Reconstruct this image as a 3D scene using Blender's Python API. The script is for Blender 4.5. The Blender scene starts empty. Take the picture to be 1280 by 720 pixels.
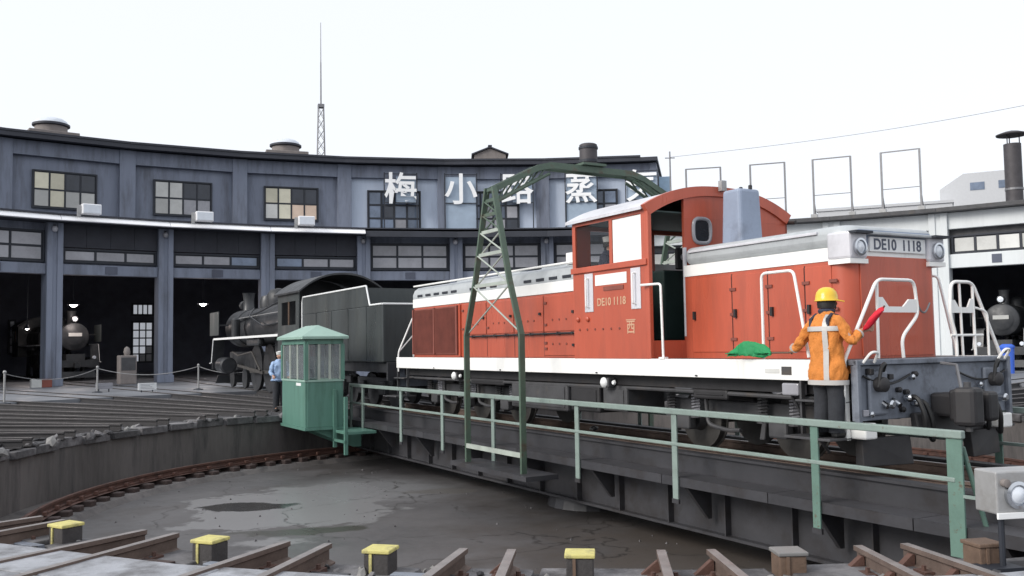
import bpy, bmesh, math, random
from mathutils import Vector, Matrix
R_ = math.radians
random.seed(7)
sc = bpy.context.scene
col = sc.collection

# ---------------------------------------------------------------- camera, sky, sun, exposure
cd = bpy.data.cameras.new('camera'); cam = bpy.data.objects.new('camera', cd); col.objects.link(cam)
cam.matrix_world = (Matrix.Translation((-1.489, -17.605, 1.546)) @ Matrix.Rotation(R_(90 + 3.571), 4, 'X')
                    @ Matrix.Rotation(R_(-0.896), 4, 'Z'))
cd.sensor_width = 36; cd.lens = 1171.653 / 1280 * 36; cd.clip_start = 0.1; cd.clip_end = 6000
sc.camera = cam

SUN_EL, SUN_AZ = 31, 240            # azimuth clockwise from +Y: light comes from the left, a little behind the camera
w = bpy.data.worlds.new('World'); sc.world = w; w.use_nodes = True
nt = w.node_tree; nt.nodes.clear()
sky = nt.nodes.new('ShaderNodeTexSky'); sky.sky_type = 'NISHITA'; sky.sun_disc = False
sky.sun_elevation = R_(SUN_EL); sky.sun_rotation = R_(SUN_AZ); sky.dust_density = 3; sky.air_density = 1.0
hs = nt.nodes.new('ShaderNodeHueSaturation'); hs.inputs['Saturation'].default_value = 0.25
mx = nt.nodes.new('ShaderNodeMixRGB'); mx.inputs[0].default_value = 0.72
mx.inputs[2].default_value = (9.6, 10.0, 10.7, 1)   # the closed cloud deck over the sky
bg = nt.nodes.new('ShaderNodeBackground'); bg.inputs['Strength'].default_value = 0.114
wo = nt.nodes.new('ShaderNodeOutputWorld')
nt.links.new(sky.outputs[0], hs.inputs['Color']); nt.links.new(hs.outputs[0], mx.inputs[1])
nt.links.new(mx.outputs[0], bg.inputs['Color']); nt.links.new(bg.outputs[0], wo.inputs[0])

ld = bpy.data.lights.new('sun', 'SUN'); ld.energy = 2.1; ld.angle = R_(26); ld.color = (1, .95, .88)
sun = bpy.data.objects.new('sun', ld); col.objects.link(sun)
_d = Vector((math.sin(R_(SUN_AZ)) * math.cos(R_(SUN_EL)), math.cos(R_(SUN_AZ)) * math.cos(R_(SUN_EL)), math.sin(R_(SUN_EL))))
sun.rotation_euler = _d.to_track_quat('Z', 'Y').to_euler()

sc.view_settings.view_transform = 'Standard'; sc.view_settings.look = 'None'
sc.view_settings.exposure = 0.12; sc.view_settings.gamma = 1.0; sc.view_settings.use_curve_mapping = False

# ---------------------------------------------------------------- materials
MATS = {}
def mat(name, c, rough=.6, metal=0., var=.25, scale=3., streak=False, bump=.0, spec=.5, dirt=None, dirt_scale=1.2, dirt_lo=.5, dirt_hi=.75, dirt_amt=1.,
        rvar=0., coat=0., emit=None, estr=1., trans=0., alpha=1., fine=True, orand=0.):
    m = bpy.data.materials.new(name); m.use_nodes = True; t = m.node_tree; N = t.nodes; L = t.links
    b = N['Principled BSDF']
    b.inputs['Roughness'].default_value = rough; b.inputs['Metallic'].default_value = metal
    b.inputs['Specular IOR Level'].default_value = spec; b.inputs['Coat Weight'].default_value = coat
    if trans: b.inputs['Transmission Weight'].default_value = trans
    if alpha < 1: b.inputs['Alpha'].default_value = alpha
    tc = N.new('ShaderNodeTexCoord'); mp = N.new('ShaderNodeMapping'); L.new(tc.outputs['Object'], mp.inputs[0])
    mp.inputs['Scale'].default_value = (1, 1, .16) if streak else (1, 1, 1)
    def noise(s, det=5, ro=.6, src=mp):
        n = N.new('ShaderNodeTexNoise'); n.inputs['Scale'].default_value = s; n.inputs['Detail'].default_value = det
        n.inputs['Roughness'].default_value = ro; L.new(src.outputs[0], n.inputs[0]); return n
    def ramp(src, lo, hi):
        r = N.new('ShaderNodeMapRange'); r.inputs[1].default_value = lo; r.inputs[2].default_value = hi; L.new(src, r.inputs[0]); return r.outputs[0]
    def mix(f, a, c2, mode='MIX'):
        x = N.new('ShaderNodeMixRGB'); x.blend_type = mode
        if isinstance(f, float): x.inputs[0].default_value = f
        else: L.new(f, x.inputs[0])
        for i, v in ((1, a), (2, c2)):
            if isinstance(v, tuple): x.inputs[i].default_value = (*v[:3], 1)
            else: L.new(v, x.inputs[i])
        return x.outputs[0]
    lo = tuple(max(0, v * (1 - var)) for v in c); hi = tuple(min(1, v * (1 + var)) for v in c)
    n1 = noise(scale); cc = mix(ramp(n1.outputs[0], .3, .7), lo, hi)
    if fine:
        n2 = noise(scale * 9, 3, .7); cc = mix(ramp(n2.outputs[0], .25, .75), cc, mix(.5, cc, hi), 'MIX')
    if dirt:
        n3 = noise(dirt_scale, 8, .68); f = ramp(n3.outputs[0], dirt_lo, dirt_hi)
        mm = N.new('ShaderNodeMath'); mm.operation = 'MULTIPLY'; mm.inputs[1].default_value = dirt_amt; L.new(f, mm.inputs[0])
        cc = mix(mm.outputs[0], cc, dirt)
    if orand:
        oi = N.new('ShaderNodeObjectInfo'); r = N.new('ShaderNodeMapRange'); r.inputs[3].default_value = 1 - orand; r.inputs[4].default_value = 1 + orand; L.new(oi.outputs['Random'], r.inputs[0])
        cb_ = N.new('ShaderNodeCombineColor')
        for i in range(3): L.new(r.outputs[0], cb_.inputs[i])
        cc = mix(1., cc, cb_.outputs[0], 'MULTIPLY')
    L.new(cc, b.inputs['Base Color'])
    if rvar:
        n4 = noise(scale * .7, 4); r = N.new('ShaderNodeMapRange'); r.inputs[1].default_value = .35; r.inputs[2].default_value = .65
        r.inputs[3].default_value = max(.03, rough - rvar); r.inputs[4].default_value = min(1, rough + rvar); L.new(n4.outputs[0], r.inputs[0]); L.new(r.outputs[0], b.inputs['Roughness'])
    if bump:
        n5 = noise(scale * 6, 6, .7); bp = N.new('ShaderNodeBump'); bp.inputs['Strength'].default_value = bump; bp.inputs['Distance'].default_value = .02
        L.new(n5.outputs[0], bp.inputs['Height']); L.new(bp.outputs[0], b.inputs['Normal'])
    if emit:
        b.inputs['Emission Color'].default_value = (*emit, 1); b.inputs['Emission Strength'].default_value = estr
    MATS[name] = m; return m

mat('ballast', (.052, .051, .055), .85, var=.4, scale=1.5, bump=.6, dirt=(.024, .023, .025), dirt_scale=.8, rvar=.1)
mat('apron', (.19, .20, .22), .55, var=.2, scale=.8, bump=.15, dirt=(.10, .10, .11), dirt_scale=.35, rvar=.2)
mat('paving', (.30, .31, .335), .5, orand=.2, var=.22, scale=2.6, bump=.5, dirt=(.10, .097, .10), dirt_scale=3.2, dirt_lo=.44, dirt_hi=.66, dirt_amt=.85, rvar=.2)
mat('pit_floor', (.082, .078, .079), .5, var=.3, scale=.5, bump=.2, dirt=(.055, .047, .043), dirt_scale=.45, dirt_lo=.5, dirt_hi=.68, rvar=.22)
mat('pit_wall', (.125, .114, .11), .8, var=.45, scale=1.1, streak=True, bump=.35, dirt=(.045, .043, .045), dirt_scale=2.2, dirt_lo=.48, dirt_hi=.7)
mat('coping', (.15, .145, .15), .8, orand=.35, var=.45, scale=2.5, bump=.5, dirt=(.04, .038, .04), dirt_scale=1.2, dirt_lo=.45, dirt_hi=.62)
mat('silt', (.20, .195, .19), .5, var=.2, scale=1.5, bump=.1, rvar=.2)
mat('rust_dark', (.05, .034, .031), .85, var=.4, scale=5, bump=.3)
mat('rust', (.10, .05, .038), .8, var=.4, scale=5, bump=.3, dirt=(.035, .026, .024), dirt_scale=3)
mat('rail_steel', (.26, .235, .225), .42, .5, var=.3, scale=6, rvar=.1)
mat('rail_dark', (.042, .04, .042), .7, .2, var=.3, scale=5)
mat('rail_side', (.13, .095, .08), .75, .2, var=.4, scale=5, bump=.2)
mat('sleeper', (.05, .046, .046), .85, orand=.3, var=.4, scale=4, bump=.5)
mat('wood_brown', (.13, .085, .06), .8, var=.35, scale=5, bump=.4)
mat('yellow_worn', (.60, .54, .19), .65, var=.15, scale=6, bump=.3, dirt=(.30, .27, .14), dirt_scale=9, dirt_lo=.48, dirt_hi=.68)
mat('facade', (.205, .23, .295), .75, var=.16, scale=.9, streak=True, bump=.1, dirt=(.105, .112, .135), dirt_scale=1.6, dirt_lo=.47, dirt_hi=.68, dirt_amt=.75)
mat('facade_recess', (.108, .12, .16), .8, var=.2, scale=.8, streak=True, bump=.1, dirt=(.07, .075, .10), dirt_scale=.8, dirt_lo=.45, dirt_hi=.7)
mat('facade_pale', (.54, .61, .73), .75, var=.12, scale=.9, streak=True, bump=.1, dirt=(.27, .31, .39), dirt_scale=.9, dirt_lo=.5, dirt_hi=.75, dirt_amt=.6)
mat('facade_light', (.27, .30, .37), .75, var=.14, scale=.9, streak=True, bump=.1, dirt=(.15, .165, .20), dirt_scale=.9, dirt_lo=.5, dirt_hi=.75, dirt_amt=.7)
mat('facade_white', (.66, .69, .70), .7, var=.08, scale=.9, streak=True, bump=.06, dirt=(.42, .44, .45), dirt_scale=.8, dirt_lo=.52, dirt_hi=.8, dirt_amt=.6)
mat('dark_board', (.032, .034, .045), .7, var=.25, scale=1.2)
mat('roof_dark', (.035, .038, .05), .6, var=.25, scale=1)
mat('fascia_white', (.93, .93, .95), .4, var=.04, scale=2, dirt=(.6, .6, .64), dirt_scale=1.5, dirt_lo=.6, dirt_hi=.78, dirt_amt=.6)
mat('frame_dark', (.022, .026, .036), .6, var=.2)
mat('pane_grey', (.33, .33, .36), .12, orand=.3, var=.2, scale=1.5, spec=.6)
mat('pane_pale', (.54, .54, .52), .12, orand=.25, var=.14, scale=1.2)
mat('pane_yellow', (.58, .56, .45), .12, orand=.25, var=.15, scale=1.2, emit=(.9, .8, .55), estr=.06)
mat('pane_warm', (.58, .46, .37), .12, orand=.2, var=.15, scale=1.2, emit=(.9, .55, .35), estr=.08)
mat('pane_dark', (.03, .036, .05), .05, var=.3, scale=1.2)
mat('pane_blue', (.13, .165, .23), .06, orand=.4, var=.35, scale=1.0)
mat('pane_bright', (.6, .6, .6), .4, emit=(.85, .9, 1), estr=.35)
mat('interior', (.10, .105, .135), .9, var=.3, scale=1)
mat('vent_tan', (.21, .185, .175), .7, var=.2)
mat('vent_top', (.62, .66, .72), .5, var=.1)
mat('sign_board', (.34, .42, .52), .5, var=.12, scale=1.5)
mat('white_paint', (.82, .83, .83), .45, var=.06, scale=3, dirt=(.5, .48, .45), dirt_scale=3, dirt_lo=.6, dirt_hi=.8, dirt_amt=.6)
mat('letter_white', (.95, .96, .97), .5, var=.05)
mat('orange', (.475, .098, .054), .32, var=.16, scale=1.4, streak=True, orand=.05, spec=.5, dirt=(.30, .078, .05), dirt_scale=2.4, dirt_lo=.5, dirt_hi=.74, dirt_amt=.7, rvar=.1, bump=.03)
mat('orange_shaded', (.36, .075, .045), .5, var=.16, scale=1.4, dirt=(.20, .055, .04), dirt_scale=1.6, dirt_lo=.5, dirt_hi=.8, dirt_amt=.6, bump=.03)  # shaded copy of the orange, darkened for the locomotive end; unused
mat('loco_white', (.88, .88, .86), .38, var=.05, scale=2, streak=True, dirt=(.58, .54, .50), dirt_scale=2.6, dirt_lo=.57, dirt_hi=.78, dirt_amt=.6)
mat('loco_grey', (.43, .455, .47), .38, .0, var=.12, scale=2, dirt=(.25, .265, .28), dirt_scale=2.2, dirt_lo=.5, dirt_hi=.75, dirt_amt=.7, rvar=.1)
mat('roof_pale', (.62, .62, .66), .35, var=.1, scale=2, dirt=(.4, .4, .42), dirt_scale=1.3, dirt_lo=.5, dirt_hi=.75)
mat('stack_grey', (.27, .32, .42), .5, .0, var=.12, scale=2, dirt=(.16, .18, .23), dirt_scale=1.6, dirt_lo=.52, dirt_hi=.75)
mat('grille', (.21, .062, .045), .6, var=.25, scale=3)
mat('black_frame', (.022, .021, .023), .6, var=.4, scale=3, dirt=(.06, .045, .035), dirt_scale=2, dirt_lo=.55, dirt_hi=.75, dirt_amt=.7)
mat('under_grey', (.058, .058, .062), .6, var=.4, scale=3, dirt=(.10, .075, .055), dirt_scale=2.2, dirt_lo=.55, dirt_hi=.75, dirt_amt=.6)
mat('wheel_steel', (.10, .095, .09), .5, .5, var=.3, scale=4)
mat('beam_grey', (.20, .222, .265), .5, .1, var=.2, scale=3, dirt=(.07, .075, .09), dirt_scale=3, dirt_lo=.48, dirt_hi=.7)
mat('rubber', (.012, .012, .013), .5, var=.3)
mat('cab_inside', (.035, .065, .06), .6, var=.2)
mat('glass_dark', (.02, .025, .03), .06, var=.1, spec=.8)
mat('lamp_glass', (.7, .74, .8), .12, var=.08, spec=.8)
mat('chrome', (.6, .62, .65), .18, 1., var=.06)
mat('decal_cream', (.56, .34, .22), .6, var=.15, scale=8)
mat('decal_dark', (.09, .10, .14), .6, var=.2)
mat('steam_black', (.034, .036, .040), .42, .1, var=.3, scale=2, dirt=(.075, .075, .078), dirt_scale=1.5, dirt_lo=.5, dirt_hi=.78, rvar=.12)
mat('tender_black', (.050, .058, .060), .40, .1, var=.25, scale=1.3, streak=True, dirt=(.085, .092, .088), dirt_scale=1.6, dirt_lo=.5, dirt_hi=.75, rvar=.15)
mat('coal', (.008, .008, .009), .5, var=.4, scale=6, bump=.8)
mat('green_rail', (.225, .285, .26), .42, var=.16, scale=4, dirt=(.15, .12, .09), dirt_scale=14, dirt_lo=.60, dirt_hi=.70, dirt_amt=.8, bump=.15)
mat('green_post', (.12, .205, .17), .5, var=.16, scale=4, dirt=(.12, .10, .07), dirt_scale=12, dirt_lo=.58, dirt_hi=.70, bump=.15)
mat('green_cabin', (.11, .235, .19), .36, var=.14, scale=2, streak=True, dirt=(.05, .11, .08), dirt_scale=3, dirt_lo=.52, dirt_hi=.74, dirt_amt=.7, bump=.06)
mat('green_pale', (.28, .42, .36), .4, var=.1, scale=3)
mat('portal_green', (.075, .115, .085), .5, var=.25, scale=4, dirt=(.09, .065, .045), dirt_scale=4, dirt_lo=.55, dirt_hi=.72)
mat('portal_pale', (.36, .40, .36), .5, var=.2, scale=4)
mat('girder', (.046, .046, .052), .55, .1, var=.3, scale=1.2, dirt=(.03, .026, .026), dirt_scale=1.5, dirt_lo=.5, dirt_hi=.7, rvar=.15)
mat('walkway', (.065, .064, .07), .5, .2, var=.25, scale=3, bump=.1)
mat('jacket', (.68, .235, .045), .75, var=.14, scale=7, bump=.7)
mat('reflective', (.50, .48, .46), .35, var=.1)
mat('trousers', (.026, .028, .034), .85, var=.3, scale=6, bump=.4)
mat('helmet', (.80, .52, .035), .3, var=.05, coat=.3)
mat('skin', (.46, .27, .19), .55, var=.08)
mat('hair', (.012, .011, .010), .6)
mat('navy', (.035, .04, .065), .85, var=.2)
mat('light_blue', (.30, .42, .62), .8, var=.1)
mat('red_cloth', (.72, .02, .045), .7, var=.1, bump=.2)
mat('green_cloth', (.012, .24, .08), .7, var=.15, bump=.2)
mat('blue_plastic', (.05, .14, .62), .45, var=.1)
mat('grey_metal', (.36, .36, .36), .4, .3, var=.15, scale=4, dirt=(.3, .29, .28), dirt_scale=5, dirt_lo=.5, dirt_hi=.7)
mat('mast_steel', (.22, .22, .23), .5, .5, var=.2)
mat('pipe_dark', (.07, .065, .07), .6, .3, var=.25)
mat('lamp_on', (1, 1, 1), .5, emit=(1, .93, .88), estr=14)
mat('far_white', (.50, .51, .53), .7, var=.05)
mat('blue_sheet', (.45, .62, .78), .5, var=.1)
mat('moss', (.10, .11, .045), .85, var=.4, scale=6)
def pit_floor_material():
    m = MATS['pit_floor']; t = m.node_tree; N = t.nodes; L = t.links; b = N['Principled BSDF']
    old = b.inputs['Base Color'].links[0].from_socket; oldr = b.inputs['Roughness'].links[0].from_socket
    tc = N.new('ShaderNodeTexCoord'); n = N.new('ShaderNodeTexNoise'); n.inputs['Scale'].default_value = .7; n.inputs['Detail'].default_value = 7; n.inputs['Roughness'].default_value = .6
    L.new(tc.outputs['Object'], n.inputs[0])
    def math_(op, a, c=None):
        x = N.new('ShaderNodeMath'); x.operation = op
        for i, v in ((0, a), (1, c)):
            if v is None: continue
            if isinstance(v, (int, float)): x.inputs[i].default_value = v
            else: L.new(v, x.inputs[i])
        return x.outputs[0]
    def stain(cx, cy, sx, sy, soft, amp, col_, rough=None, hard=1., ang=0):
        nonlocal old, oldr
        mp = N.new('ShaderNodeMapping'); mp.vector_type = 'TEXTURE'; mp.inputs['Location'].default_value = (cx, cy, 0); mp.inputs['Scale'].default_value = (sx, sy, 50); mp.inputs['Rotation'].default_value = (0, 0, ang)
        L.new(tc.outputs['Object'], mp.inputs[0]); ln = N.new('ShaderNodeVectorMath'); ln.operation = 'LENGTH'; L.new(mp.outputs[0], ln.inputs[0])
        d = math_('ADD', ln.outputs['Value'], math_('MULTIPLY', math_('SUBTRACT', n.outputs[0], .5), amp))
        r = N.new('ShaderNodeMapRange'); r.interpolation_type = 'SMOOTHSTEP'; r.inputs[1].default_value = 1 + soft; r.inputs[2].default_value = 1 - soft; L.new(d, r.inputs[0])
        f = math_('MULTIPLY', r.outputs[0], hard)
        x = N.new('ShaderNodeMixRGB'); L.new(f, x.inputs[0]); L.new(old, x.inputs[1]); x.inputs[2].default_value = (*col_, 1); old = x.outputs[0]
        if rough is not None:
            y = N.new('ShaderNodeMix'); y.data_type = 'FLOAT'; L.new(f, y.inputs[0]); L.new(oldr, y.inputs[2]); y.inputs[3].default_value = rough; oldr = y.outputs[0]
    stain(-5.6, .2, 1.9, 2.7, .06, 2.2, (.225, .222, .225), .30, .9)              # smooth pale patch with a crisp edge
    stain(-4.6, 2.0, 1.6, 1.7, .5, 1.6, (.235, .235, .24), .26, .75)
    stain(-6.5, .1, .75, .5, .12, 2.8, (.035, .034, .034), .10, .9)            # standing water
    stain(-5.0, -2.25, 1.3, .35, .15, 3.0, (.045, .042, .03), .25, .85, .15)
    stain(-3.1, 1.7, .8, .35, .2, 3.0, (.15, .14, .13), .25, .7)
    stain(2.5, -4.0, 3.5, 3.0, .6, 2.0, (.085, .066, .05), .55, .6)
    stain(-2.2, 5.6, 2.4, 1.6, .4, 1.5, (.03, .028, .03), .4, .8)                # soft dark patch below the bridge
    wv = N.new('ShaderNodeVectorMath'); wv.operation = 'ADD'; n2 = N.new('ShaderNodeTexNoise'); n2.inputs['Scale'].default_value = 1.3; n2.inputs['Detail'].default_value = 6
    L.new(tc.outputs['Object'], n2.inputs[0]); L.new(tc.outputs['Object'], wv.inputs[0]); L.new(n2.outputs['Color'], wv.inputs[1])
    vo = N.new('ShaderNodeTexVoronoi'); vo.feature = 'DISTANCE_TO_EDGE'; vo.inputs['Scale'].default_value = .42; L.new(wv.outputs[0], vo.inputs[0])
    cr = N.new('ShaderNodeMapRange'); cr.inputs[1].default_value = .012; cr.inputs[2].default_value = .003; L.new(vo.outputs['Distance'], cr.inputs[0])
    cf = math_('MULTIPLY', cr.outputs[0], math_('MULTIPLY', math_('GREATER_THAN', n.outputs[0], .47), .75))
    x = N.new('ShaderNodeMixRGB'); L.new(cf, x.inputs[0]); L.new(old, x.inputs[1]); x.inputs[2].default_value = (.025, .022, .02, 1); old = x.outputs[0]
    L.new(old, b.inputs['Base Color']); L.new(oldr, b.inputs['Roughness'])
pit_floor_material()
def wet():
    m = mat('puddle', (.05, .05, .05), .06, var=.2, scale=2, spec=.7, rvar=.0)
wet()
def glass():
    m = bpy.data.materials.new('window_glass'); m.use_nodes = True; b = m.node_tree.nodes['Principled BSDF']
    b.inputs['Base Color'].default_value = (.30, .34, .36, 1); b.inputs['Roughness'].default_value = .04; b.inputs['Alpha'].default_value = .3
    MATS['window_glass'] = m
    m2 = m.copy(); m2.name = 'cab_glass'; b = m2.node_tree.nodes['Principled BSDF']; b.inputs['Base Color'].default_value = (.03, .035, .04, 1); b.inputs['Alpha'].default_value = .15; MATS['cab_glass'] = m2
glass()

# ---------------------------------------------------------------- mesh helpers
class MB:
    def __init__(s): s.v = []; s.f = []; s.m = []; s.mi = 0
    def add(s, vs, fs):
        o = len(s.v); s.v += [tuple(v) for v in vs]; s.f += [tuple(i + o for i in f) for f in fs]; s.m += [s.mi] * len(fs); return s
    def box(s, x0, x1, y0, y1, z0, z1):
        x0, x1 = min(x0, x1), max(x0, x1); y0, y1 = min(y0, y1), max(y0, y1); z0, z1 = min(z0, z1), max(z0, z1)
        return s.add([(x0, y0, z0), (x1, y0, z0), (x1, y1, z0), (x0, y1, z0), (x0, y0, z1), (x1, y0, z1), (x1, y1, z1), (x0, y1, z1)],
                     [(0, 3, 2, 1), (4, 5, 6, 7), (0, 1, 5, 4), (1, 2, 6, 5), (2, 3, 7, 6), (3, 0, 4, 7)])
    def hexa(s, b, t):   # four bottom points, four top points
        return s.add(list(b) + list(t), [(0, 3, 2, 1), (4, 5, 6, 7), (0, 1, 5, 4), (1, 2, 6, 5), (2, 3, 7, 6), (3, 0, 4, 7)])
    def prism(s, poly, axis, a, b):   # polygon in the two other axes, extruded along axis
        n = len(poly)
        def P(p, c):
            return {'x': (c, p[0], p[1]), 'y': (p[0], c, p[1]), 'z': (p[0], p[1], c)}[axis]
        vs = [P(p, a) for p in poly] + [P(p, b) for p in poly]
        fs = [tuple(range(n)), tuple(range(2 * n - 1, n - 1, -1))] + [(i, i + n, (i + 1) % n + n, (i + 1) % n) for i in range(n)]
        return s.add(vs, fs)
    def cyl(s, p0, p1, r, n=12, r2=None, cap=True):
        p0, p1 = Vector(p0), Vector(p1); d = p1 - p0
        if d.length < 1e-6: return s
        q = d.to_track_quat('Z', 'Y'); r2 = r if r2 is None else r2; vs = []
        for p, rr in ((p0, r), (p1, r2)):
            for i in range(n):
                a = 2 * math.pi * i / n; vs.append(p + q @ Vector((rr * math.cos(a), rr * math.sin(a), 0)))
        fs = [(i, (i + 1) % n, (i + 1) % n + n, i + n) for i in range(n)]
        if cap: fs += [tuple(range(n - 1, -1, -1)), tuple(range(n, 2 * n))]
        return s.add(vs, fs)
    def tube(s, pts, r, n=8, closed=False):
        pts = [Vector(p) for p in pts]; k = len(pts); base = len(s.v); ref = None
        for i, p in enumerate(pts):
            a = pts[i - 1] if (i or closed) else p; b = pts[(i + 1) % k] if (i < k - 1 or closed) else p
            t = (b - a).normalized()
            if ref is None: ref = t.orthogonal().normalized()
            ref = (ref - t * ref.dot(t));
            ref = ref.normalized() if ref.length > 1e-6 else t.orthogonal().normalized()
            bi = t.cross(ref)
            for j in range(n):
                an = 2 * math.pi * j / n; s.v.append(tuple(p + ref * (r * math.cos(an)) + bi * (r * math.sin(an))))
        for i in range(k if closed else k - 1):
            for j in range(n):
                a = base + i * n; b = base + ((i + 1) % k) * n
                s.f.append((a + j, a + (j + 1) % n, b + (j + 1) % n, b + j)); s.m.append(s.mi)
        if not closed:
            s.f.append(tuple(base + j for j in range(n - 1, -1, -1))); s.f.append(tuple(base + (k - 1) * n + j for j in range(n))); s.m += [s.mi] * 2
        return s
    def lathe(s, prof, o=(0, 0, 0), axis=(0, 0, 1), n=20):   # prof: (radius, height)
        q = Vector(axis).to_track_quat('Z', 'Y'); o = Vector(o); base = len(s.v)
        for r, h in prof:
            for j in range(n):
                a = 2 * math.pi * j / n; s.v.append(tuple(o + q @ Vector((r * math.cos(a), r * math.sin(a), h))))
        for i in range(len(prof) - 1):
            for j in range(n):
                a = base + i * n; b = a + n; s.f.append((a + j, a + (j + 1) % n, b + (j + 1) % n, b + j)); s.m.append(s.mi)
        s.f.append(tuple(base + j for j in range(n - 1, -1, -1))); s.f.append(tuple(base + (len(prof) - 1) * n + j for j in range(n))); s.m += [s.mi] * 2
        return s
    def build(s, name, material, parent=None, smooth=False, bevel=0, seg=2):
        me = bpy.data.meshes.new(name); me.from_pydata(s.v, [], s.f)
        bm = bmesh.new(); bm.from_mesh(me); bmesh.ops.recalc_face_normals(bm, faces=bm.faces); bm.to_mesh(me); bm.free()
        for mm in (material if isinstance(material, (list, tuple)) else [material]): me.materials.append(MATS[mm])
        if isinstance(material, (list, tuple)):
            for p, i in zip(me.polygons, s.m): p.material_index = i
        o = bpy.data.objects.new(name, me); col.objects.link(o)
        if parent is not None: o.parent = parent
        if bevel:
            b = o.modifiers.new('bevel', 'BEVEL'); b.width = bevel; b.segments = seg; b.limit_method = 'ANGLE'; b.angle_limit = R_(40)
        if smooth:
            for p in me.polygons: p.use_smooth = True
            try: me.set_sharp_from_angle(angle=R_(40))
            except Exception: pass
        return o

def box(name, m, parent, x0, x1, y0, y1, z0, z1, bevel=0): return MB().box(x0, x1, y0, y1, z0, z1).build(name, m, parent, bevel=bevel)
def tube(name, m, parent, pts, r, n=8): return MB().tube(pts, r, n).build(name, m, parent, smooth=True)
def rnd(pts, r=.06, k=4):   # round the corners of a polyline
    out = [Vector(pts[0])]
    for a, b, c in zip(pts, pts[1:], pts[2:]):
        a, b, c = Vector(a), Vector(b), Vector(c); d1 = (a - b); d2 = (c - b); q = min(r, d1.length * .45, d2.length * .45)
        p, e = b + d1.normalized() * q, b + d2.normalized() * q
        for i in range(k + 1):
            t = i / k; out.append(p * (1 - t) ** 2 + b * 2 * t * (1 - t) + e * t * t)
    out.append(Vector(pts[-1])); return out
def tag(o, label, cat, group=None):
    o['label'] = label; o['category'] = cat
    if group: o['group'] = group
    return o
def thing(name, label, cat, loc=(0, 0, 0), rz=0, group=None):
    o = bpy.data.objects.new(name, None); col.objects.link(o); o.location = loc; o.rotation_euler = (0, 0, rz); o.empty_display_size = .3
    return tag(o, label, cat, group)
def struct(o): o['kind'] = 'structure'; return o
def stuff(o): o['kind'] = 'stuff'; return o
def kids(o): return [c for c in bpy.data.objects if c.parent == o]
def dup(o, loc=None, rz=None, label=None, group=None):
    c = o.copy(); col.objects.link(c)
    if loc is not None: c.location = loc
    if rz is not None: c.rotation_euler = (0, 0, rz)
    if label: c['label'] = label
    if group: c['group'] = group
    for ch in kids(o):
        d = ch.copy(); col.objects.link(d); d.parent = c
        for g in kids(ch):
            e = g.copy(); col.objects.link(e); e.parent = d
    return c
def share(o, loc, rot=(0, 0, 0), parent=None, scale=(1, 1, 1)):   # one more alike piece, sharing its mesh
    c = o.copy(); col.objects.link(c); c.location = loc; c.rotation_euler = rot; c.scale = scale
    if parent is not None: c.parent = parent
    return c
def text(name, body, m, parent, size, mtx, extrude=.006, font_w=0):
    cu = bpy.data.curves.new(name, 'FONT'); cu.body = body; cu.size = size; cu.align_x = 'CENTER'; cu.align_y = 'CENTER'; cu.extrude = extrude; cu.offset = font_w
    o = bpy.data.objects.new('tmp', cu); col.objects.link(o)
    dg = bpy.context.evaluated_depsgraph_get(); dg.update()
    me = bpy.data.meshes.new_from_object(o.evaluated_get(dg)); bpy.data.objects.remove(o)
    me.materials.clear(); me.materials.append(MATS[m])
    r = bpy.data.objects.new(name, me); col.objects.link(r)
    if parent is not None: r.parent = parent
    r.matrix_local = mtx
    return r
def pol(phi, r, z=0.): a = R_(phi); return (-r * math.sin(a), r * math.cos(a), z)     # phi counted to the left of straight ahead
def arcbox(mb, p1, p2, r1, r2, z0, z1, z0b=None, z1b=None):
    z0b = z0 if z0b is None else z0b; z1b = z1 if z1b is None else z1b
    return mb.hexa([pol(p1, r1, z0), pol(p2, r1, z0), pol(p2, r2, z0b), pol(p1, r2, z0b)], [pol(p1, r1, z1), pol(p2, r1, z1), pol(p2, r2, z1b), pol(p1, r2, z1b)])
def abox(name, m, parent, p1, p2, r1, r2, z0, z1, z0b=None, z1b=None, bevel=0):
    return arcbox(MB(), p1, p2, r1, r2, z0, z1, z0b, z1b).build(name, m, parent, bevel=bevel)
STEP = 8.263
AX = R_(-60.542)      # local x of the turntable runs towards the camera, local -y faces it
def loc2w(x, y, z=0): return Vector((x * math.cos(AX) - y * math.sin(AX), x * math.sin(AX) + y * math.cos(AX), z))

# ================================================================ THE SETTING: ground, pit, tracks, paving
def ring(mb, r1, r2, z1, z2, a0=0, a1=360, n=96):
    for i in range(n):
        p, q = a0 + (a1 - a0) * i / n, a0 + (a1 - a0) * (i + 1) / n
        mb.add([pol(p, r1, z1), pol(q, r1, z1), pol(q, r2, z2), pol(p, r2, z2)], [(0, 1, 2, 3)])
    return mb
g = MB(); ring(g, 10.55, 20, -.160, -.160); ring(g, 20, 80, -.160, -.165); ring(g, 80, 3000, -.165, -.2)
struct(g.build('ground', 'ballast'))
ap = MB()
for i in range(48):
    p, q = 78 - 156 * i / 48, 78 - 156 * (i + 1) / 48
    arcbox(ap, p, q, 22.5, 66, -.16, -.035)
struct(ap.build('apron', 'apron'))
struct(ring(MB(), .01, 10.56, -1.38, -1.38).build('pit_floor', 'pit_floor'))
pw = struct(ring(MB(), 10.5, 10.5, -1.40, -.28, n=128).build('pit_wall', 'pit_wall'))
rr = random.Random(3)
n_st = 74
protos = [abox('coping_stone', 'coping', pw, -2.2, 2.2, 10.38 + .03 * i, 10.86, -.30, -.165 + .018 * i, bevel=.015) for i in range(4)]
used = set()
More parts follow.
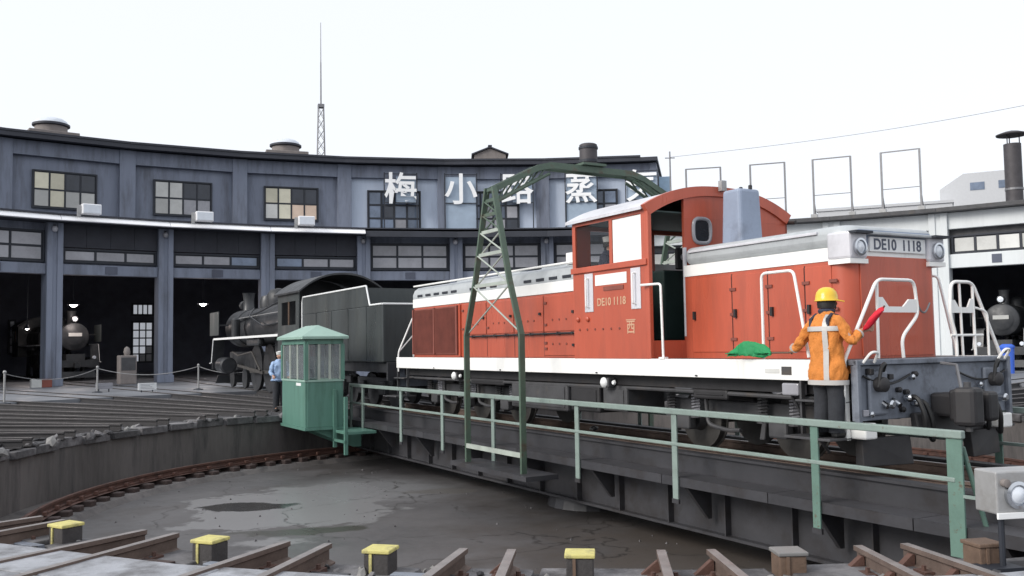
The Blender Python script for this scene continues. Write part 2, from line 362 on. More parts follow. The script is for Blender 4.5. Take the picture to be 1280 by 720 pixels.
for i in range(n_st):
    k = rr.randrange(4); a = 360 * i / n_st
    o = protos[k] if k not in used else share(protos[k], (0, 0, 0), parent=pw)
    used.add(k); o.location = (0, 0, rr.uniform(-.03, .012)); o.rotation_euler = (rr.uniform(-.001, .001), 0, R_(a + rr.uniform(-.15, .15)))
# ring rail in the pit with its sleepers
rg = struct(bpy.data.objects.new('ring_track', None)); col.objects.link(rg)
prof = [(-.06, 0), (.06, 0), (.06, .02), (.012, .035), (.012, .09), (.034, .10), (.034, .14), (-.034, .14), (-.034, .10), (-.012, .09), (-.012, .035), (-.06, .02)]
m = MB(); n = 160; base = len(m.v)
for i in range(n):
    for (dr, dz) in prof: m.v.append(pol(360 * i / n, 9.62 + dr, -1.17 + dz))
for i in range(n):
    for j in range(len(prof)):
        a, b = i * len(prof), ((i + 1) % n) * len(prof); m.f.append((a + j, a + (j + 1) % len(prof), b + (j + 1) % len(prof), b + j)); m.m.append(0)
m.build('rail', 'rust', rg)
rbm = MB(); ring(rbm, 9.22, 10.5, -1.285, -1.285, n=128); ring(rbm, 9.10, 9.22, -1.385, -1.285, n=128); struct(rbm.build('ring_bed', 'pit_wall'))
s0 = MB().box(-.10, .10, 9.30, 9.98, -1.37, -1.19).build('sleeper', 'rust_dark', rg, bevel=.02)
ring(MB(), 9.46, 9.80, -1.178, -1.178, n=160).build('bed_plate', 'rust', rg)
c0 = MB().box(-.05, .05, 9.50, 9.56, -1.165, -1.10).box(-.05, .05, 9.70, 9.76, -1.165, -1.10).build('rail_clip', 'rust', rg)
for i in range(1, 108):
    a = R_(360 * i / 108 + rr.uniform(-.4, .4)); share(s0, (0, 0, rr.uniform(-.02, .008)), (0, 0, a), rg)
    share(c0, (0, 0, 0), (0, 0, a), rg)
def blob(name, m, pts, z, parent=None, wob=.12, n=64):
    P = [Vector((*p, 0)) for p in pts]; k = len(P); out = []
    for i in range(n):
        t = i / n * k; j = int(t); u = t - j; a, b, c, d = P[(j - 1) % k], P[j % k], P[(j + 1) % k], P[(j + 2) % k]
        q = .5 * ((2 * b) + (c - a) * u + (2 * a - 5 * b + 4 * c - d) * u * u + (3 * b - a - 3 * c + d) * u ** 3)
        out.append((q.x + rr.uniform(-wob, wob), q.y + rr.uniform(-wob, wob), z))
    mb = MB(); mb.add(out, [tuple(range(n))]); return mb.build(name, m, parent)
# loose stones in the pit
def stone(name, m, r, seed):
    q = random.Random(seed); bm = bmesh.new(); bmesh.ops.create_icosphere(bm, subdivisions=1, radius=r)
    for v in bm.verts: v.co *= q.uniform(.65, 1.2); v.co.z *= .6
    me = bpy.data.meshes.new(name); bm.to_mesh(me); bm.free(); me.materials.append(MATS[m])
    o = bpy.data.objects.new(name, me); col.objects.link(o); return o
sm = MB(); q = random.Random(11)
for i in range(420):
    a, r = q.uniform(0, 360), 10.3 * math.sqrt(q.random()); x, y, _ = pol(a, r); s = q.uniform(.008, .032)
    c = [(x + s * q.uniform(.6, 1.3) * math.cos(t * 2.09 + q.random()), y + s * q.uniform(.6, 1.3) * math.sin(t * 2.09 + q.random()), -1.382) for t in range(3)]
    sm.add(c + [(x, y, -1.38 + s * q.uniform(.6, 1.2))], [(0, 1, 3), (1, 2, 3), (2, 0, 3)])
o = stuff(sm.build('loose_gravel', 'coping')); tag(o, 'loose gravel scattered over the wet pit floor', 'gravel')
bs = MB(); q = random.Random(12)
for i in range(9000):
    a, r = q.uniform(0, 360), q.uniform(10.9, 22.5); x, y, _ = pol(a, r); s = q.uniform(.02, .05)
    c = [(x + s * q.uniform(.6, 1.3) * math.cos(t * 2.09 + q.random()), y + s * q.uniform(.6, 1.3) * math.sin(t * 2.09 + q.random()), -.175) for t in range(3)]
    bs.add(c + [(x, y, -.17 + s * q.uniform(.6, 1.2))], [(0, 1, 3), (1, 2, 3), (2, 0, 3)])
o = stuff(bs.build('ballast_stones', 'coping')); tag(o, 'dark ballast stones between the radial tracks', 'ballast')

# radial tracks
def rail_mesh(r0, r1):
    m = MB(); pf = [(-.06, -.16), (.06, -.16), (.06, -.145), (.009, -.125), (.009, -.05), (.034, -.036), (.034, 0), (-.034, 0), (-.034, -.036), (-.009, -.05), (-.009, -.125), (-.06, -.145)]
    return m.prism(pf, 'y', r0, r1)
def steel_top(o):
    o.data.materials.append(MATS['rail_steel'])
    for p in o.data.polygons:
        if p.normal.z > .8 and p.center.z > -.01: p.material_index = 1
def make_track(label, group, r0, r1, near):
    t = thing('railway_track', label, 'railway track', group=group)
    o = rail_mesh(r0, r1).build('rail', 'rail_side' if near else 'rail_dark', t); steel_top(o); o.location.x = -.565
    o2 = share(o, (.565, 0, 0), parent=t)
    if near:
        b = MB().box(-.045, .045, r0 + .02, r0 + 1.5, -.19, -.162).box(-.012, .012, r0 + .05, r0 + 1.5, -.44, -.19).box(-.07, .07, r0 + .05, r0 + 1.5, -.47, -.44).build('stringer_beam', 'rail_side', t)
        b.location.x = -.565; share(b, (.565, 0, 0), parent=t)
        k = MB().hexa([(.02, r0 + .1, -.16), (.17, r0 + .1, -.16), (.17, r0 + .16, -.16), (.02, r0 + .16, -.16)], [(.02, r0 + .1, -.05), (.04, r0 + .1, -.05), (.04, r0 + .16, -.05), (.02, r0 + .16, -.05)]).build('rail_brace', 'rust', t)
        k.location = (.565, 0, 0); share(k, (-.565, 0, 0), parent=t); share(k, (.565, .5, 0), parent=t); share(k, (-.565, .5, 0), parent=t)
        br = MB().box(-.04, .04, -.07, .07, -.162, -.12).cyl((0, .0, -.12), (0, 0, -.085), .018, 6).build('fastening', 'rust', t)
        br.location = (-.485, r0 + .35, 0)
        for x in (-.645, .485, .645): share(br, (x, r0 + .35, 0), parent=t)
    if not near: return t
    sl = MB().box(-1.0, 1.0, -.1, .1, -.26, -.155).build('sleeper', 'sleeper', t, bevel=.012); sl.location = (0, r0 + .45 if near else r0 + .75, 0)
    nsl = 7 if near else 18
    for i in range(1, nsl): share(sl, (rr.uniform(-.03, .03), (r0 + .45 if near else r0 + .75) + i * .62, rr.uniform(-.012, .006)), (0, 0, rr.uniform(-.02, .02)), t)
    return t
trk = make_track('rusty radial track crossing the dark ballast to the shed doors', 'radial tracks across the yard', 10.42, 60, False)
first = True
FAR = [29.458 + STEP * k for k in range(-12, 11)]
for p in FAR:
    t = trk if first else dup(trk); first = False
    t.rotation_euler = (0, 0, R_(p))
ntk = make_track('short track end at the near pit edge', 'tracks ending at the near pit edge', 10.42, 17.5, True)
NEAR = [174.714 - STEP * k for k in range(-2, 5)]
NL = {-2: 'track end beside the green railing end post', -1: 'track end with the weathered pale block between its rails', 0: 'track end with the yellow block second from the right', 1: 'track end with the yellow block third from the left', 2: 'track end with the yellow block in front of the pale floor patch', 3: 'track end with the yellow block second from the left edge', 4: 'track end at the left picture edge'}
for i, p in enumerate(NEAR):
    t = ntk if i == 0 else dup(ntk)
    t.rotation_euler = (0, 0, R_(p)); t['label'] = NL[i - 2]
# paving between the near tracks
yp = struct(bpy.data.objects.new('yard_paving', None)); col.objects.link(yp)
q = random.Random(5)
def lat(phi, r, x): a = R_(phi); return Vector((-r * math.sin(a) + x * math.cos(a), r * math.cos(a) + x * math.sin(a), 0))
joints = [11.30, 11.95, 12.6, 13.5, 14.5, 15.5, 16.6]
NEAR = [174.714 - STEP * k for k in range(-3, 6)]
for i, p in enumerate(NEAR):
    for r0, r1 in zip(joints, joints[1:]):
        r0 += .022; dz = q.uniform(-.02, .004)
        for (x0, x1) in ((-.46, -.014), (.014, .46)):
            b = [lat(p, r0, x0), lat(p, r0, x1), lat(p, r1, x1), lat(p, r1, x0)]
            MB().hexa([v + Vector((0, 0, -.15)) for v in b], [v + Vector((0, 0, -.03 + dz)) for v in b]).build('paving_slab', 'paving', yp, bevel=.008)
        if i < len(NEAR) - 1:
            p2 = NEAR[i + 1]; b = [lat(p, r0, -.63), lat(p2, r0, .63), lat(p2, r1, .63), lat(p, r1, -.63)]
            MB().hexa([v + Vector((0, 0, -.15)) for v in b], [v + Vector((0, 0, -.022 + dz)) for v in b]).build('paving_slab', 'paving', yp, bevel=.008)
# stop blocks on the near track ends
BL = {0: 'yellow topped wooden stop block second from the right at the pit edge', -1: 'weathered pale block with brown side near the green railing end post',
      1: 'yellow topped stop block right of the pit floor moss patch', 2: 'yellow topped stop block in front of the pale floor patch', 3: 'yellow topped stop block second from the left edge',
      4: 'yellow topped stop block cut by the left picture edge', -2: 'brown timber stop block right of the green end post'}
BL[1] = 'yellow topped stop block third from the left in full view'
def stop_block(k):
    p = 174.714 - STEP * k + (-1.1 if k in (3, 4) else 0); c = lat(p, 10.62, 0.04)
    t = thing('stop_block', BL[k], 'stop block', (c.x, c.y, -.155), R_(p), 'stop blocks on the track ends')
    MB().box(-.10, .10, -.10, .10, -.28, .150).build('block', 'wood_brown' if k < 0 else 'sleeper', t, bevel=.01)
    top = 'yellow_worn' if k >= 0 else ('silt' if k == -1 else 'wood_brown')
    MB().box(-.112, .112, -.112, .112, .152, .182).build('cap', top, t, bevel=.008)
    for x in (.03,): MB().box(x, x + .022, .1005, .112, -.1, .150).build('strap', 'yellow_worn' if k > 0 else 'wood_brown', t)
    MB().box(-.2, .2, -.2, .16, -.3, -.02).build('bed_plate', 'black_frame', t, bevel=.02)
for k in BL: stop_block(k)

# rubble lying along the pit edge
q = random.Random(31); rp_ = [stone('edge_stone', m_, .09, 40 + i) for i, m_ in enumerate(('coping', 'silt', 'coping', 'ballast'))]
for o in rp_: o.parent = pw
for i in range(150):
    a = q.uniform(25, 130); k = q.randrange(4); o = rp_[k] if i < 4 and k == i else share(rp_[k], (0, 0, 0), parent=pw)
    o.location = pol(a, q.uniform(10.35, 11.2), q.uniform(-.17, -.13)); o.rotation_euler = (q.random(), q.random(), q.random() * 6); z = q.uniform(.5, 1.5); o.scale = (z * q.uniform(.8, 1.8), z, z)

# steel edge angles and small debris along the near pit edge
q = random.Random(8)
for k in range(-2, 5):
    p = 174.714 - STEP * k
    for x0, x1 in ((-.50, -.16), (.18, .50), (.66, .88)):
        a, b = lat(p, 10.86, x0), lat(p, 10.86, x1); c_, d_ = lat(p, 10.95, x1), lat(p, 10.95, x0); z = q.uniform(-.13, -.08)
        MB().hexa([v + Vector((0, 0, -.16)) for v in (a, b, c_, d_)], [v + Vector((0, 0, z)) for v in (a, b, c_, d_)]).build('edge_angle', q.choice(('rust_dark', 'girder', 'beam_grey')), yp, bevel=.006)
for i in range(170):
    a = q.uniform(136, 195); k = q.randrange(4); o = share(rp_[k], pol(a, q.uniform(10.5, 11.35), q.uniform(-.16, -.13)), (q.random(), q.random(), q.random() * 6), pw); z = q.uniform(.18, .55); o.scale = (z * q.uniform(.8, 1.6), z, z)

# ================================================================ ROUNDHOUSE
def PH(k): return 40.39 - STEP * k
def face(phi, r, z):      # frame for a thing on the facade: x to the right as seen from the yard, y up, z towards the yard
    a = R_(phi); x = Vector((math.cos(a), math.sin(a), 0)); y = Vector((0, 0, 1)); zz = x.cross(y); p = Vector(pol(phi, r, z))
    return Matrix(((x.x, y.x, zz.x, p.x), (x.y, y.y, zz.y, p.y), (x.z, y.z, zz.z, p.z), (0, 0, 0, 1)))
rh = thing('roundhouse', 'long curved grey blue concrete roundhouse with two storeys and open stalls', 'building')
wing = thing('roundhouse_wing', 'white painted single storey roundhouse wing behind the orange locomotive', 'building')
q = random.Random(21)
def cbox(name, m, parent, A, B, r, u0, u1, d0, d1, z0, z1, bevel=0):
    """box on the straight chord from angle A to angle B: u along it (angles), d its depth behind it"""
    a, b = Vector(pol(A, r)), Vector(pol(B, r)); ln = (b - a); n = Vector((-ln.y, ln.x, 0)).normalized()
    if n.dot(a) < 0: n = -n
    P_ = lambda u, d, z: a + ln * ((A - u) / (A - B)) + n * d + Vector((0, 0, z))
    return MB().hexa([P_(u0, d0, z0), P_(u1, d0, z0), P_(u1, d1, z0), P_(u0, d1, z0)], [P_(u0, d0, z1), P_(u1, d0, z1), P_(u1, d1, z1), P_(u0, d1, z1)]).build(name, m, parent, bevel=bevel)
def window(parent, name, p1, p2, r, z0, z1, nc, nr, pick, bar=.05, fr='frame_dark', bay=None):
    """dark frame sheet with proud panes and bars; p1 is the left edge"""
    A, B = bay or (p1, p2)
    K = lambda nm, m, par, u0, u1, d0, d1, za, zb: cbox(nm, m, par, A, B, r, u0, u1, d0, d1, za, zb)
    w_ = K(name, fr, parent, p1, p2, 0, .12, z0, z1)
    dp = (p1 - p2) / nc; dz = (z1 - z0) / nr; bp = math.degrees(bar / r)
    for i in range(nc):
        for j in range(nr):
            m = pick(i, j)
            if m: K('pane', m, w_, p1 - dp * i - bp, p1 - dp * (i + 1) + bp, -.02, -.001, z0 + dz * j + bar, z0 + dz * (j + 1) - bar)
        if i: K('mullion', fr, w_, p1 - dp * i + bp * .8, p1 - dp * i - bp * .8, -.05, -.0215, z0 + .01, z1 - .01)
    for j in range(1, nr): K('transom_bar', fr, w_, p1 - bp, p2 + bp, -.045, -.023, z0 + dz * j - bar * .8, z0 + dz * j + bar * .8)
    ex = .09; bx_ = math.degrees(ex / r)
    K('frame', fr, w_, p1 + bx_, p2 - bx_, -.08, .1, z0 - ex, z0 - .001); K('frame', fr, w_, p1 + bx_, p2 - bx_, -.08, .1, z1 + .001, z1 + ex)
    K('frame', fr, w_, p1 + bx_, p1, -.08, .1, z0, z1); K('frame', fr, w_, p2, p2 - bx_, -.08, .1, z0, z1)
    return w_
def column(parent, phi, m, wd, z1, r0=36.62):
    h = math.degrees(wd / 2 / 37)
    c = abox('column', m, parent, phi + h, phi - h, r0 + .08, 37.6, -.03, z1)
    for s in (1, -1): abox('column_rib', m, c, phi + s * h, phi + s * h * .28, r0, r0 + .079, -.03, z1 - .01, bevel=.02)
    abox('plinth', m, c, phi + h * 1.15, phi - h * 1.15, r0 - .06, r0 - .001, -.03, .35, bevel=.02)
    return c
for k in range(-2, 7):
    column(rh, PH(k), 'facade', .74, 7.95)
for k in range(-2, 6):
    a, b = PH(k) - .58, PH(k + 1) + .58
    mid = (a + b) / 2
    abox('lintel_beam', 'facade', rh, a, b, 36.82, 37.3, 5.43, 5.94, bevel=.02)
    two = k >= 3 or k < 0
    if two:
        bk = abox('window_wall', 'facade', rh, a, b, 37.16, 37.4, 5.95, 7.95)
        window(rh, 'transom_window', a - .2, b + .2, 37.03, 6.1, 7.48, 3, 2, lambda i, j: 'pane_grey', bar=.06, bay=(a, b))
    else:
        abox('window_wall', 'facade', rh, a, b, 37.16, 37.4, 5.95, 6.72)
        window(rh, 'transom_window', a - .2, b + .2, 37.03, 6.12, 6.66, 3, 1, lambda i, j: 'pane_grey' if q.random() < .75 else 'pane_blue', bar=.06, bay=(a, b))
        for n_ in range(4):
            x0 = a + (b - a) * n_ / 4; x1 = a + (b - a) * (n_ + 1) / 4 + .02
            abox('dark_panel', 'dark_board', rh, x0, x1, 36.9, 37.2, 6.8, 7.95)
    # eave over the stall
    A, B = PH(k), PH(k + 1)
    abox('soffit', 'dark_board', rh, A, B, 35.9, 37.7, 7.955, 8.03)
    if k < 3:
        MB().hexa([pol(A, 35.50, 7.94), pol(B + .04, 35.50, 7.94), pol(B + .04, 35.88, 7.94), pol(A, 35.88, 7.94)], [pol(A, 35.52, 7.98), pol(B + .04, 35.52, 7.98), pol(B + .04, 35.86, 8.27), pol(A, 35.86, 8.27)]).build('eave_flashing', 'fascia_white', rh)
    else:
        abox('fascia', 'roof_dark', rh, A, B, 35.68, 35.88, 7.78, 8.12, bevel=.02)
    abox('lower_roof', 'roof_dark', rh, A, B, 35.7, 48.2, 8.225, 8.30, 9.0, 9.1)
    # upper storey
    lt = k >= 3
    abox('recess_wall', 'facade_pale' if lt else 'facade', rh, A, B, 48.25, 48.6, 8.9, 14.2)
    abox('frieze', 'facade', rh, A, B, 47.9, 48.24, 13.32, 14.2, bevel=.02)
    abox('sill_band', 'facade', rh, A, B, 48.05, 48.24, 8.95, 9.45)
    abox('roof_edge', 'roof_dark', rh, A, B, 47.15, 48.7, 14.22, 14.48, 14.3, 14.56)
    abox('roof_lip', 'roof_dark', rh, A, B, 47.1, 47.3, 14.49, 14.62)
    abox('upper_roof', 'roof_dark', rh, A, B, 48.71, 63, 14.3, 14.56, 15.3, 15.5)
    c = mid
    if k < 3:
        kind = {0: ('pane_yellow', 'pane_pale'), 1: ('pane_pale', 'pane_grey'), 2: ('pane_yellow', 'pane_warm')}.get(k, ('pane_pale', 'pane_grey'))
        z0 = 10.32
        def pk(i, j, kd=kind):
            if i < 2: return kd[0] if (i + j) % 2 or kd[0] == 'pane_pale' or j else 'pane_pale'
            return kd[1] if j == 0 else 'pane_dark'
        window(rh, 'upper_window', c + 2.15, c - 1.95, 48.15, z0, 12.44, 4, 2, pk, bar=.055, bay=(A, B))
    else:
        def pk2(i, j): return q.choice(['pane_blue', 'pane_blue', 'pane_dark', 'pane_grey']) if j < 2 else 'pane_blue'
        window(rh, 'upper_window', c + 2.15, c - 2.05, 48.15, 9.6, 12.4, 4, 3, pk2, bar=.07, bay=(A, B))
for k in range(-2, 6):
    h = .56
    p_ = abox('pilaster', 'facade', rh, PH(k) + h, PH(k) - h, 47.78, 48.4, 8.95, 14.2, bevel=.02)
abox('end_pilaster', 'facade', rh, -9.9, -10.46, 47.8, 48.6, 8.95, 14.2, bevel=.02)
abox('end_wall', 'facade_pale', rh, -9.19, -10.46, 48.25, 48.6, 8.9, 14.2)
abox('frieze', 'facade', rh, -9.19, -10.46, 47.9, 48.24, 13.32, 14.19)
abox('roof_edge', 'roof_dark', rh, -9.19, -10.6, 47.15, 48.7, 14.22, 14.48, 14.3, 14.56)
abox('upper_roof', 'roof_dark', rh, -9.19, -10.6, 48.71, 63, 14.3, 14.56, 15.3, 15.5)
abox('gable_wall', 'facade', rh, -10.2, -10.46, 48.6, 63, 8.9, 14.3, 8.9, 15.3)
# rear wall, ceiling and rear windows seen through the open stalls
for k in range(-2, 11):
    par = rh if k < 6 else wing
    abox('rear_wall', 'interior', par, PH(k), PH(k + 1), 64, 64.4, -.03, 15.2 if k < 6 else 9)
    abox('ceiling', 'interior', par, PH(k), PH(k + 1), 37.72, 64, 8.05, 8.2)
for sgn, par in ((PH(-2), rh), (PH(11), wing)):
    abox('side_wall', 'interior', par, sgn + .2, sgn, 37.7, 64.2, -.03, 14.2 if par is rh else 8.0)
window(rh, 'rear_window', 29.25, 27.95, 63.8, .8, 3.9, 3, 5, lambda i, j: 'pane_bright' if (i, j) not in ((2, 0), (2, 1), (1, 0)) else 'pane_grey', bar=.05)
window(rh, 'rear_window', 29.25, 27.95, 63.8, 4.5, 5.3, 4, 1, lambda i, j: 'pane_bright', bar=.05)
window(rh, 'rear_window', 36.9, 36.6, 63.8, 1.6, 4.0, 1, 4, lambda i, j: 'pane_grey', bar=.05)
# stall number plates on the lintels
for k in range(-2, 6):
    cbox('stall_plate', 'facade_recess', rh, PH(k) - .58, PH(k + 1) + .58, 36.82, (PH(k) + PH(k + 1)) / 2 + .45, (PH(k) + PH(k + 1)) / 2 - .45, -.03, -.002, 5.5, 5.88)

# white wing
for k in range(6, 12):
    if k > 6: column(wing, PH(k), 'facade_white', .9, 8.05)
for k in range(6, 11):
    A, B = PH(k), PH(k + 1); a, b = A - .69, B + .69
    if k == 6: a = A - .6
    abox('lintel_beam', 'facade_white', wing, a, b, 36.82, 37.3, 5.2, 5.9, bevel=.02)
    abox('window_wall', 'under_grey', wing, a, b, 37.2, 37.4, 5.905, 7.2)
    window(wing, 'transom_window', a - .3, b + .2, 37.08, 5.98, 6.80, 4, 1, lambda i, j: 'pane_pale', bar=.07, bay=(a, b))
    abox('fascia', 'facade_white', wing, a, b, 36.8, 37.4, 7.2, 8.05, bevel=.02)
    cbox('stall_plate', 'facade_recess', wing, a, b, 36.82, (A + B) / 2 + .35, (A + B) / 2 - .35, -.03, -.002, 5.35, 5.78)
    abox('roof_edge', 'under_grey', wing, A, B, 36.2, 38.2, 8.06, 8.28, bevel=.02)
    abox('roof', 'under_grey', wing, A, B, 38.21, 64.4, 8.06, 8.26, 8.9, 9.1)

# wall lamps on the columns
for k, d in ((0, 'first column from the left'), (1, 'second column from the left'), (3, 'column beside the steam locomotive tender'), (4, 'column left of the lattice portal leg'), (5, 'column left of the orange cab')):
    M_ = face(PH(k) + .08, 36.55, 7.62)
    t = thing('wall_lamp', 'small grey globe lamp on the %s' % d, 'lamp', M_.translation, R_(PH(k)), 'lamps on the stall columns')
    MB().lathe([(.02, -.16), (.11, -.12), (.145, 0), (.11, .12), (.03, .16)], n=14).build('globe', 'pane_grey', t, smooth=True)
    MB().box(-.04, .04, .0, .14, .12, .2).cyl((0, 0, .12), (0, 0, .2), .05, 8).build('bracket', 'frame_dark', t)
# floodlights on the white gutter
for phi, d in ((38.4, 'leftmost'), (29.56, 'middle'), (20.93, 'rightmost')):
    x = pol(phi, 35.3)
    t = thing('floodlight', '%s of three white box floodlights on the white roof gutter' % d, 'floodlight', (x[0], x[1], 8.2), R_(phi), 'floodlights on the gutter')
    MB().box(-.43, .43, -.28, .12, .06, .56).build('housing', 'fascia_white', t, bevel=.03)
    MB().box(-.38, .38, -.30, -.281, .11, .51).build('lens', 'lamp_glass', t)
    MB().box(-.62, -.45, -.05, .05, -.1, .5).build('bracket', 'grey_metal', t, bevel=.01)
# big letters
for ch, phi, d in (('梅', 11.03, 'leftmost'), ('小', 5.99, 'second from the left, simple three stroke,'), ('路', 1.25, 'middle'), ('蒸', -4.18, 'fourth from the left'), ('気', -9.25, 'rightmost')):
    t = thing('letter_sign', '%s of five large white characters before the upper windows' % d, 'sign', pol(phi, 47.3, 9.1), R_(phi), 'white characters on the roundhouse')
    text('letter', ch, 'letter_white', t, 2.3, Matrix.Translation((0, 0, 3.28)) @ Matrix.Rotation(R_(90), 4, 'X'), extrude=.03, font_w=.035)
    for x in (-1.12, 1.12): MB().box(x - .035, x + .035, .04, .11, 0, 4.55).build('post', 'frame_dark', t)
    for z in (4.42, 2.42): MB().box(-1.08, 1.08, .05, .10, z, z + .06).build('crossbar', 'frame_dark', t)
    if ch in '小蒸気': MB().box(-1.05, 1.05, .15, .2, .1, 4.3).build('backing_board', 'sign_board', t)
    else: MB().box(-.3, 1.05, .15, .2, 2.5, 4.3).build('backing_board', 'sign_board', t)

# roof ventilators, gabled vent, mast, pipes
for phi, d in ((36.69, 'left roof edge'), (19.89, 'mast')):
    t = thing('roof_ventilator', 'round drum ventilator with pale domed cap on the roof near the %s' % d, 'ventilator', pol(phi, 51, 14.78), R_(phi), 'round roof ventilators')
    MB().box(-1.45, 1.45, -1.2, 1.2, 0, .62).build('base', 'vent_tan', t, bevel=.04)
    MB().lathe([(.95, .62), (.95, 1.05), (.9, 1.06)], n=28).build('drum', 'vent_tan', t, smooth=True)
    MB().lathe([(1.02, 1.06), (1.1, 1.1), (1.1, 1.22), (1.0, 1.26)], n=28).build('rim', 'roof_dark', t, smooth=True)
    MB().lathe([(1.0, 1.26), (.93, 1.4), (.72, 1.55), (.4, 1.64), (.05, 1.67)], n=28).build('cap', 'vent_top', t, smooth=True)
t = thing('roof_gable_vent', 'small tan gabled vent house on the flat roof left of the collector', 'ventilator', pol(3.36, 51, 14.78), R_(3.36))
MB().prism([(-1.15, 0), (1.15, 0), (1.15, .75), (0, 1.22), (-1.15, .75)], 'y', -.9, .9).build('wall', 'vent_tan', t)
for s in (1, -1): MB().hexa([(0, -1.05, 1.25), (s * 1.35, -1.05, .72), (s * 1.35, 1.05, .72), (0, 1.05, 1.25)], [(0, -1.05, 1.35), (s * 1.35, -1.05, .82), (s * 1.35, 1.05, .82), (0, 1.05, 1.35)]).build('roof', 'roof_dark', t)
MB().box(-.14, .14, -1.06, 1.06, 1.34, 1.44).build('ridge', 'roof_dark', t)
t = thing('radio_mast', 'tall slim lattice radio mast with thin whip rising behind the roof', 'mast', pol(16.7, 55, 14.9), R_(16.7))
for x in (-1, 1):
    for y in (-1, 1): MB().cyl((x * .3, y * .3, 0), (x * .2, y * .2, 5.0), .035, 6).build('leg', 'mast_steel', t)
for f in range(4):
    for i in range(6):
        z0, z1 = i * .82 + .05, i * .82 + .85; h0, h1 = .3 - .1 * z0 / 5, .3 - .1 * z1 / 5
        c = [(-1, -1), (1, -1), (1, 1), (-1, 1)]; a, b = c[f], c[(f + 1) % 4]
        MB().cyl((a[0] * h0, a[1] * h0, z0), (b[0] * h1, b[1] * h1, z1), .018, 5).build('brace', 'mast_steel', t)
        MB().cyl((b[0] * h0, b[1] * h0, z0), (a[0] * h1, a[1] * h1, z1), .018, 5).build('brace', 'mast_steel', t)
MB().box(-.24, .24, -.24, .24, 4.98, 5.25).build('top_plate', 'mast_steel', t, bevel=.02)
MB().cyl((0, 0, 5.2), (0, 0, 8.5), .06, 8, .045).cyl((0, 0, 8.45), (0, 0, 11.6), .035, 8, .02).build('whip', 'mast_steel', t)
# wire frames on the wing roof
for i, (p1, p2) in enumerate(((-13.51, -16.51), (-19.06, -21.96), (-24.29, -27.34), (-29.74, -32.7))):
    d = ('over the orange cab', 'behind the grey exhaust stack', 'above the near bonnet', 'nearest the white wing column')[i]
    c = pol((p1 + p2) / 2, 37.2, 8.28); wd = 37.2 * R_(p1 - p2) / 2
    t = thing('roof_frame', 'thin grey steel frame standing on the wing roof %s' % d, 'frame', c, R_((p1 + p2) / 2), 'steel frames on the wing roof')
    for s in (-1, 1):
        MB().box(s * wd - .05, s * wd + .05, -.05, .05, 0, 3.37).build('upright', 'mast_steel', t)
        MB().cyl((s * wd, 0, 1.2), (s * wd, .9, 0), .03, 6).build('stay', 'mast_steel', t)
        MB().box(s * wd - .18, s * wd + .18, -.16, .16, 0, .3).build('foot', 'grey_metal', t, bevel=.02)
    MB().box(-wd, wd, -.03, .03, 3.32, 3.38).build('top_bar', 'mast_steel', t)
    MB().cyl((-wd, 0, 1.35), (wd, 0, 1.35), .02, 6).build('mid_bar', 'mast_steel', t)
t = thing('chimney', 'dark round chimney pipe with flat rain cap on the white wing roof', 'chimney', pol(-38.15, 42, 8.4), R_(-38))
MB().lathe([(.44, 0), (.44, 3.75), (.38, 3.76), (.38, 3.6)], n=24).build('pipe', 'pipe_dark', t, smooth=True)
for a in range(3): MB().cyl((.36 * math.cos(a * 2.09), .36 * math.sin(a * 2.09), 3.6), (.36 * math.cos(a * 2.09), .36 * math.sin(a * 2.09), 4.3), .03, 6).build('strut', 'pipe_dark', t)
MB().lathe([(.78, 4.22), (.8, 4.28), (.4, 4.42), (.04, 4.5)], n=24).build('cap', 'pipe_dark', t, smooth=True)
MB().lathe([(.47, 1.2), (.47, 1.32)], n=24).build('band', 'mast_steel', t)
t = thing('roof_pole', 'thin grey pole standing at the end of the tall roof', 'pole', pol(-11.96, 40, 8.3))
MB().cyl((0, 0, 0), (0, 0, 5.0), .06, 8, .045).build('shaft', 'mast_steel', t); MB().cyl((-.3, 0, 4.6), (.3, 0, 4.6), .03, 6).build('crossarm', 'mast_steel', t)
a = Vector(pol(-11.96, 40, 12.95)); b = Vector(pol(-52, 40, 14.0)); pts = [a.lerp(b, i / 20) + Vector((0, 0, -.5 * math.sin(math.pi * i / 20))) for i in range(21)]
tag(MB().tube(pts, .012, 5).build('overhead_wire', 'mast_steel'), 'thin overhead wire running right from the roof pole', 'wire')
t = thing('tank_cladding', 'pale blue clad box rising behind the end of the grey roof', 'cladding', pol(-11.05, 53, 9.0), R_(-11))
MB().box(-.5, .35, -.5, .5, 0, 5.0).build('panel', 'blue_sheet', t, bevel=.03); MB().box(-.56, -.5, -.5, .5, 0, 5.1).build('trim', 'frame_dark', t)
# far building on the right
t = thing('distant_building', 'far pale building with small dark windows above the white wing', 'building', pol(-29.4, 150, 0), R_(-29.4))
MB().prism([(-5.6, 0), (5.6, 0), (5.6, 27.2), (-2.2, 27.2), (-5.6, 25.0)], 'y', -6, 6).build('wall', 'far_white', t)
for x in (-1.3, 2.6): MB().box(x, x + 2.0, -6.06, -6.0, 24.5, 25.7).build('window', 'pane_blue', t)
t = thing('distant_shed', 'low pale block far behind the steel roof frames', 'building', pol(-24, 140, 0), R_(-24))
MB().box(-9.5, 9.5, -5, 5, 0, 21.7).build('wall', 'far_white', t); MB().box(-9.7, 9.7, -5.2, 5.2, 21.7, 22.1).build('parapet', 'far_white', t)

